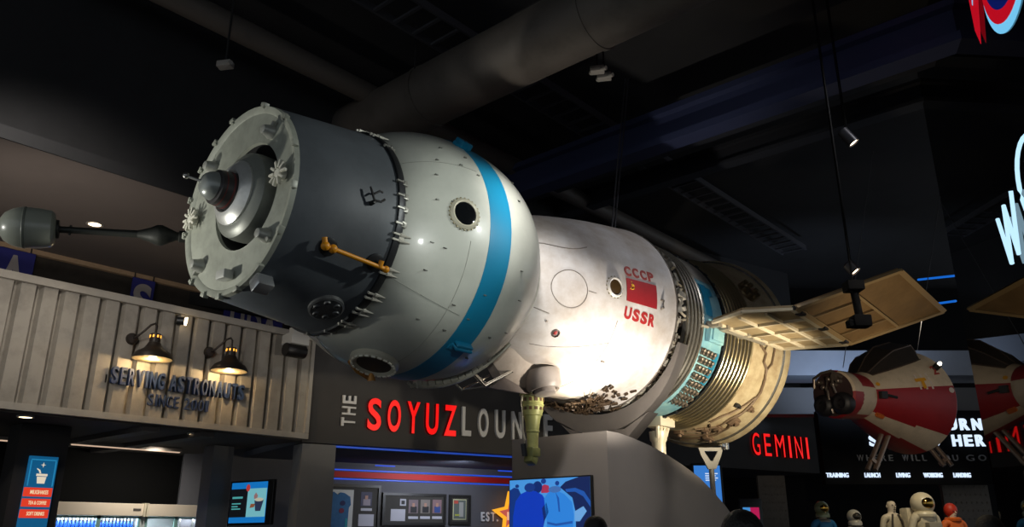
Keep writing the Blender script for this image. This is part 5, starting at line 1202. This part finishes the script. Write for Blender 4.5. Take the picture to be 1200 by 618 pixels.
# ================================================================== PEOPLE AND SUIT MANNEQUINS
def skin_mesh(nodes, edges, sub=2):
    me = bpy.data.meshes.new('k'); me.from_pydata([V(n[0]) for n in nodes], edges, []); o = bpy.data.objects.new('k', me); col.objects.link(o)
    md = o.modifiers.new('s', 'SKIN'); md.use_smooth_shade = True
    for i, n in enumerate(nodes):
        r_ = n[1]; me.skin_vertices[0].data[i].radius = r_ if isinstance(r_, tuple) else (r_, r_); me.skin_vertices[0].data[i].use_root = (i == 0)
    sb = o.modifiers.new('d', 'SUBSURF'); sb.levels = sub; sb.render_levels = sub
    bpy.context.view_layer.update()
    r = bpy.data.meshes.new_from_object(o.evaluated_get(bpy.context.evaluated_depsgraph_get())); bpy.data.objects.remove(o); bpy.data.meshes.remove(me); return r
def figure(h=1.72, bulk=1.0, head=True, lift=0.0):
    """standing figure, faces -Y; returns one continuous mesh"""
    k = h / 1.72; n = []; ed = []
    def add(p, r, par=None): n.append((V(p) * k, tuple(x * k for x in r) if isinstance(r, tuple) else r * k)); i = len(n) - 1; (ed.append((par, i)) if par is not None else None); return i
    pel = add((0, 0, .95), (.15 * bulk, .11 * bulk)); w = add((0, 0, 1.1), (.135 * bulk, .10 * bulk), pel); ch = add((0, 0, 1.28), (.165 * bulk, .115 * bulk), w); nk0 = add((0, 0, 1.42), (.10 * bulk, .085), ch); nk = add((0, .005, 1.48), .055, nk0)
    if head:
        h1 = add((0, -.005, 1.55), (.07, .08), nk); h2 = add((0, -.005, 1.62), (.078, .095), h1); add((0, 0, 1.69), (.055, .07), h2)
    for s in (-1, 1):
        sh = add((s * .17 * bulk, 0, 1.40), .062 * bulk, nk0); el = add((s * .235 * bulk, .02, 1.13), .044 * bulk, sh); wr = add((s * .25 * bulk, -.05, .89), .030 * bulk, el); pm_ = add((s * .25 * bulk, -.075, .82), (.022, .036), wr)
        for f, (dy, L) in enumerate(((-.030, .07), (-.010, .082), (.010, .078), (.028, .06))):
            a = add((s * .25 * bulk, -.085 + dy, .775), .010, pm_); b = add((s * .246 * bulk, -.09 + dy, .775 - L * .5), .009, a); add((s * .238 * bulk, -.085 + dy, .775 - L), .008, b)
        a = add((s * .236 * bulk, -.11, .835), .011, pm_); add((s * .225 * bulk, -.135, .79), .009, a)
        hp = add((s * .09, 0, .88), .09 * bulk, pel); kn = add((s * .105, -.01, .48), .058 * bulk, hp); an = add((s * .11, .02, .09), .04 * bulk, kn); add((s * .115, -.14, .035), (.04, .028), an)
    return skin_mesh(n, ed)
def face_bits(t, k, z, skin, parent):
    mb = MB(); mb.tube([(0, -.098 * k, z + .015 * k), (0, -.118 * k, z - .02 * k), (0, -.1 * k, z - .03 * k)], [.008 * k, .014 * k, .010 * k], 8)
    for s in (-1, 1): mb.ball((s * .084 * k, .005 * k, z - .005 * k), .025 * k, 10, (.35, .7, 1))
    mb.build('face_features', skin, parent)
    mb = MB()
    for s in (-1, 1): mb.ball((s * .032 * k, -.088 * k, z + .015 * k), .012 * k, 10)
    mb.box((0, -.094 * k, z - .062 * k), (.045 * k, .012 * k, .008 * k)); mb.build('eyes_and_mouth', mat('eye_dark', (50, 34, 32), .4), parent)
def person(label, pos, facing, h, hair, skinc, shirtc, trousers, group=None, longhair=False, cat='person', base_z=0, name='person'):
    t = thing(name, label, cat, (pos.x, pos.y, base_z), M.Rotation(facing, 3, 'Z'), group); k = h / 1.72
    me = figure(h); me.name = 'body'; me.materials.clear()
    for mm in (skinc, shirtc, trousers, mat('shoe_black', (24, 24, 24), .5)): me.materials.append(mm)
    for p in me.polygons:
        c = p.center / k; p.use_smooth = True
        p.material_index = 0 if (c.z > 1.46 or (abs(c.x) > .2 and c.z < .9)) else (3 if c.z < .07 else (2 if c.z < .97 else 1))
    o = bpy.data.objects.new('body', me); col.objects.link(o); o.parent = t
    face_bits(t, k, 1.60 * k, skinc, t)
    if hair:
        mb = MB(); mb.ball((0, .022 * k, 1.645 * k), .098 * k, 24, (.92, 1.06, .98))
        if longhair: mb.ball((0, .06 * k, 1.55 * k), .1 * k, 20, (.95, .6, 1.6))
        mb.build('hair', hair, t)
    return t
hairb = mat('black_hair', (16, 14, 14), .55, bump=.4, bscale=90); skin_a = mat('skin_tan', (186, 138, 112), .5); dk_shirt = mat('dark_shirt', (34, 34, 40), .8); jeans = mat('dark_trousers', (30, 32, 42), .8)
def stand_at(px, py, d):
    P = deep(px, py, d); return P, P.z
face_away = YAW - pi / 2 + pi          # back towards the viewer
for px, py, d, lb, lh in ((866, 596.5, 3.6, 'person with black hair, seen from behind in front of the pedestal curve', False), (697, 604, 6.3, 'person with dark hair below the right edge of the television', False), (1155, 603, 6.2, 'person with dark hair in front of the grey perforated panel', True)):
    P, zt = stand_at(px, py, d); hh = zt / 1.743 * 1.72
    person(lb, P, face_away, hh, hairb, skin_a, dk_shirt, jeans, 'visitors', lh)
# suit display
gpz = .46
a, b = gp(4.9, 15.0), gp(9.2, 15.0)
m = MB(); m.box((0, 0, gpz / 2), (4.6, 1.3, gpz), basis(LAT, FWD).to_3x3(), .02); o = tag(m.build('plinth', mat('plinth_black', (32, 32, 34), .5), smooth=0), 'low black plinth carrying the row of suited mannequins', 'plinth'); o.location = gp(7.4, 14.7)
wsk = mat('mannequin_white', (214, 200, 176), .5); goldv = mat('gold_visor', (190, 150, 70), .12, 1)
def mannequin(px, py, label, kind):
    P = deep(px, py, 14.45 if kind == 'eva' else 14.8); top = P.z - gpz
    t = thing('mannequin', label, 'mannequin', (P.x, P.y, gpz), M.Rotation(YAW - pi / 2 + R(10), 3, 'Z'), 'suited mannequins on the plinth')
    ht = top / 1.03 if kind != 'bare' else top
    if kind in ('blue', 'orange', 'eva', 'dark'): ht = top / 1.05
    k = ht / 1.72; bulk = {'eva': 1.2, 'blue': 1.1, 'orange': 1.15, 'dark': 1.1, 'bare': 1.0}[kind]
    suit = {'blue': mat('suit_blue', (36, 120, 170), .6, var=.2, vscale=14), 'orange': mat('suit_orange', (220, 104, 30), .6, var=.2, vscale=14), 'eva': mat('suit_white', (214, 202, 172), .6, var=.25, vscale=14), 'dark': mat('suit_silver', (150, 142, 128), .4, .4, var=.3, vscale=14), 'bare': mat('garment_white', (196, 184, 156), .6)}[kind]
    me = figure(ht, bulk); me.name = 'body'; me.materials.clear(); me.materials.append(wsk); me.materials.append(suit)
    for p in me.polygons: p.use_smooth = True; p.material_index = 0 if p.center.z / k > (1.47 if kind != 'bare' else 1.42) else 1
    o = bpy.data.objects.new('body', me); col.objects.link(o); o.parent = t
    face_bits(t, k, 1.60 * k, wsk, t)
    if kind in ('blue', 'dark', 'eva'):
        R_ = {'blue': .135, 'dark': .14, 'eva': .19}[kind] * k; zc = 1.80 * k * 1.0 - R_ if kind != 'eva' else 1.805 * k - R_
        mb = MB(); mb.ball((0, .01, zc), R_, 28, (1, 1.02, 1.0)); mb.lat((0, 0, zc - R_ * .9), (0, 0, 9), [(-.04, R_ * .95), (.0, R_ * .98), (.03, R_ * .9), (.05, R_ * .7)], 28)
        hm = mb.build('helmet', {'blue': mat('helmet_green_grey', (120, 128, 96), .25, .3), 'dark': mat('helmet_pale', (186, 180, 164), .25, .2), 'eva': mat('helmet_white', (220, 208, 176), .35)}[kind], t)
        mb = MB(); mb.ball((0, -R_ * .18, zc + R_ * .02), R_ * .93, 24, (.86, 1, .72)); mb.build('visor', goldv if kind != 'dark' else mat('visor_smoke', (70, 66, 58), .1, .6), hm)
    if kind == 'orange':
        mb = MB(); mb.ball((0, .025 * k, 1.635 * k), .118 * k, 24, (1, 1.0, 1.1)); mb.build('hood', mat('hood_red', (190, 50, 26), .5), t)
        mb = MB(); mb.lat((0, 0, 1.44 * k), (0, 0, 9), [(0, .14 * k), (.04, .15 * k), (.06, .12 * k)], 24); mb.build('collar', mat('suit_orange', (220, 104, 30)), t)
    if kind == 'eva':
        mb = MB(); mb.box((0, .25 * k, 1.2 * k), (.44 * k, .22 * k, .7 * k), None, .04); mb.build('backpack', mat('suit_white', (214, 202, 172)), t)
        mb = MB(); mb.box((0, -.2 * k, 1.22 * k), (.24 * k, .12 * k, .18 * k), None, .02)
        for s in (-1, 1): mb.tube([(s * .1 * k, -.22 * k, 1.2 * k), (s * .24 * k, -.25 * k, 1.1 * k), (s * .26 * k, 0, 1.2 * k)], .022 * k, 8)
        mb.build('chest_pack', mat('chest_grey', (150, 142, 124), .5), t)
    if kind == 'bare':
        mb = MB()
        for s in (-1, 1): mb.tube([(s * .05 * k, -.085 * k, 1.46 * k), (s * .10 * k, -.125 * k, 1.32 * k), (s * .12 * k, -.13 * k, 1.15 * k)], .018 * k, 8)
        mb.build('harness_strap', mat('strap_dark', (70, 62, 54), .7), t)
    if kind in ('blue', 'dark'):
        mb = MB(); mb.lat((0, 0, 1.42 * k), (0, 0, 9), [(0, .13 * k), (.03, .135 * k), (.05, .10 * k)], 24); mb.build('neck_ring', steel, t)
mannequin(962, 587, 'mannequin in a bright blue suit and gold visor helmet', 'blue')
mannequin(1000, 597, 'short mannequin in a silvery suit with a pale round helmet', 'dark')
mannequin(1043, 585, 'bareheaded white mannequin in a white garment with dark straps', 'bare')
mannequin(1079, 577, 'mannequin in a bulky white moon suit with gold visor', 'eva')
mannequin(1113, 587, 'mannequin in an orange flight suit with red hood', 'orange')

# ================================================================== LIGHTS
world = bpy.data.worlds.new('world'); sc.world = world; world.use_nodes = True
world.node_tree.nodes['Background'].inputs['Color'].default_value = (.85, .92, 1, 1); world.node_tree.nodes['Background'].inputs['Strength'].default_value = .4
# spots, mostly without fixtures; some follow highlights and shadows, others added to brighten things
spotlight(C + V((-3.4, 1.5, -1.2)), C + V((-1.75, .15, 0)), 170, 56, .6, (1, .97, .88), .06)                  # docking face, from the left
spotlight(C + V((-2.5, -4.4, -.67)), C + V((.1, -.7, -.1)), 330, 27, .7, (.97, 1, .94), .09)
spotlight(C + V((1.6, -4.7, 1.0)), C + V((-1.15, -.7, -.2)), 420, 31, .7, (.97, 1, .95), .05)                # round section
spotlight(C + V((1.95, -1.45, -1.45)), C + V((2.35, -.35, -.2)), 170, 110, .6, (1, .92, .80), .04)         # pedestal uplight on the middle section
spotlight(C + V((2.2, -.45, -1.33)), C + V((1.95, -.1, -.7)), 40, 90, .5, (1, .88, .66), .03)
spotlight(C + V((4.0, -2.6, -1.6)), C + V((4.3, -.5, -.4)), 380, 75, .6, (1, .86, .62), .04)               # rear section
spotlight(C + V((3.2, -4.0, 2.2)), C + V((2.4, -.8, .2)), 140, 60, .8, (.95, .96, 1), .1)
spotlight(P2 + V((.02, 0, -.02)), P2 + V((.35, -.3, -1)), 30, 90, .6, (1, .85, .6), .03)
spotlight(gp(4.2, 8.0, 2.4), gp(4.6, 8.6, 4.0), 45, 120, .8, (1, .82, .55), .08)                           # wing from below
spotlight(gp(3.5, 6.4, 3.0), n0 + cax * 1.0, 170, 30, .8, (1, .82, .6), .06)
spotlight(gp(2.2, 6.2, 6.6), n0 + cax * 1.0, 300, 24, .8, (1, .82, .6), .08)                                 # red capsule
spotlight(gp(6.4, 11.8, 5.4), gp(7.3, 14.7, 1.9), 420, 50, .9, (1, .86, .62), .08)                         # suits
spotlight(gp(6.6, 14.6, 4.0), gp(6.6, 16.3, 5.1), 130, 120, .9, (.62, .76, 1), .2)                          # bulkhead wash
spotlight(gp(-6.2, 4.6, 3.4), C + cp0 + V((0, 0, 0)), 130, 24, .6, (1, .98, .9), .05)                       # antenna pod
spotlight(gp(-4.5, 6.5, 3.2), gp(-5.0, 8.5, 5.0), 70, 120, .9, (1, .9, .8), .2)                            # soffit wash
spotlight(LB.P(LB.u(LB.at(500, 580)), 2.75, 1.6), LB.P(LB.u(LB.at(500, 580)), 1.9, 0), 110, 150, .9, (.8, .86, 1), .2)
spotlight(gp(.2, 5.2, 5.4), V((PX, 5.2, 1.6)), 420, 50, .9, (1, .95, .9), .2)                              # pedestal
spotlight(gp(4.2, 5.6, 4.6), V((8.2, PY0, 1.9)), 620, 44, .9, (1, .96, .9), .2)
spotlight(gp(-4, 5, 5.2), V((3.6, FY, 3.7)), 220, 70, .9, (1, .93, .84), .2)                               # fascia
spotlight(gp(-.6, 7.0, 5.2), LW.P(LW.u(LW.at(520, 500)), 3.3), 200, 54, .9, (1, .96, .9), .2)              # lounge fascia
KX = KF.at(150, 600).x
spotlight(V((KX, KY - .8, KZ - .12)), V((KX, KY, 1.9)), 60, 150, .9, (1, .92, .8), .1)                  # kiosk
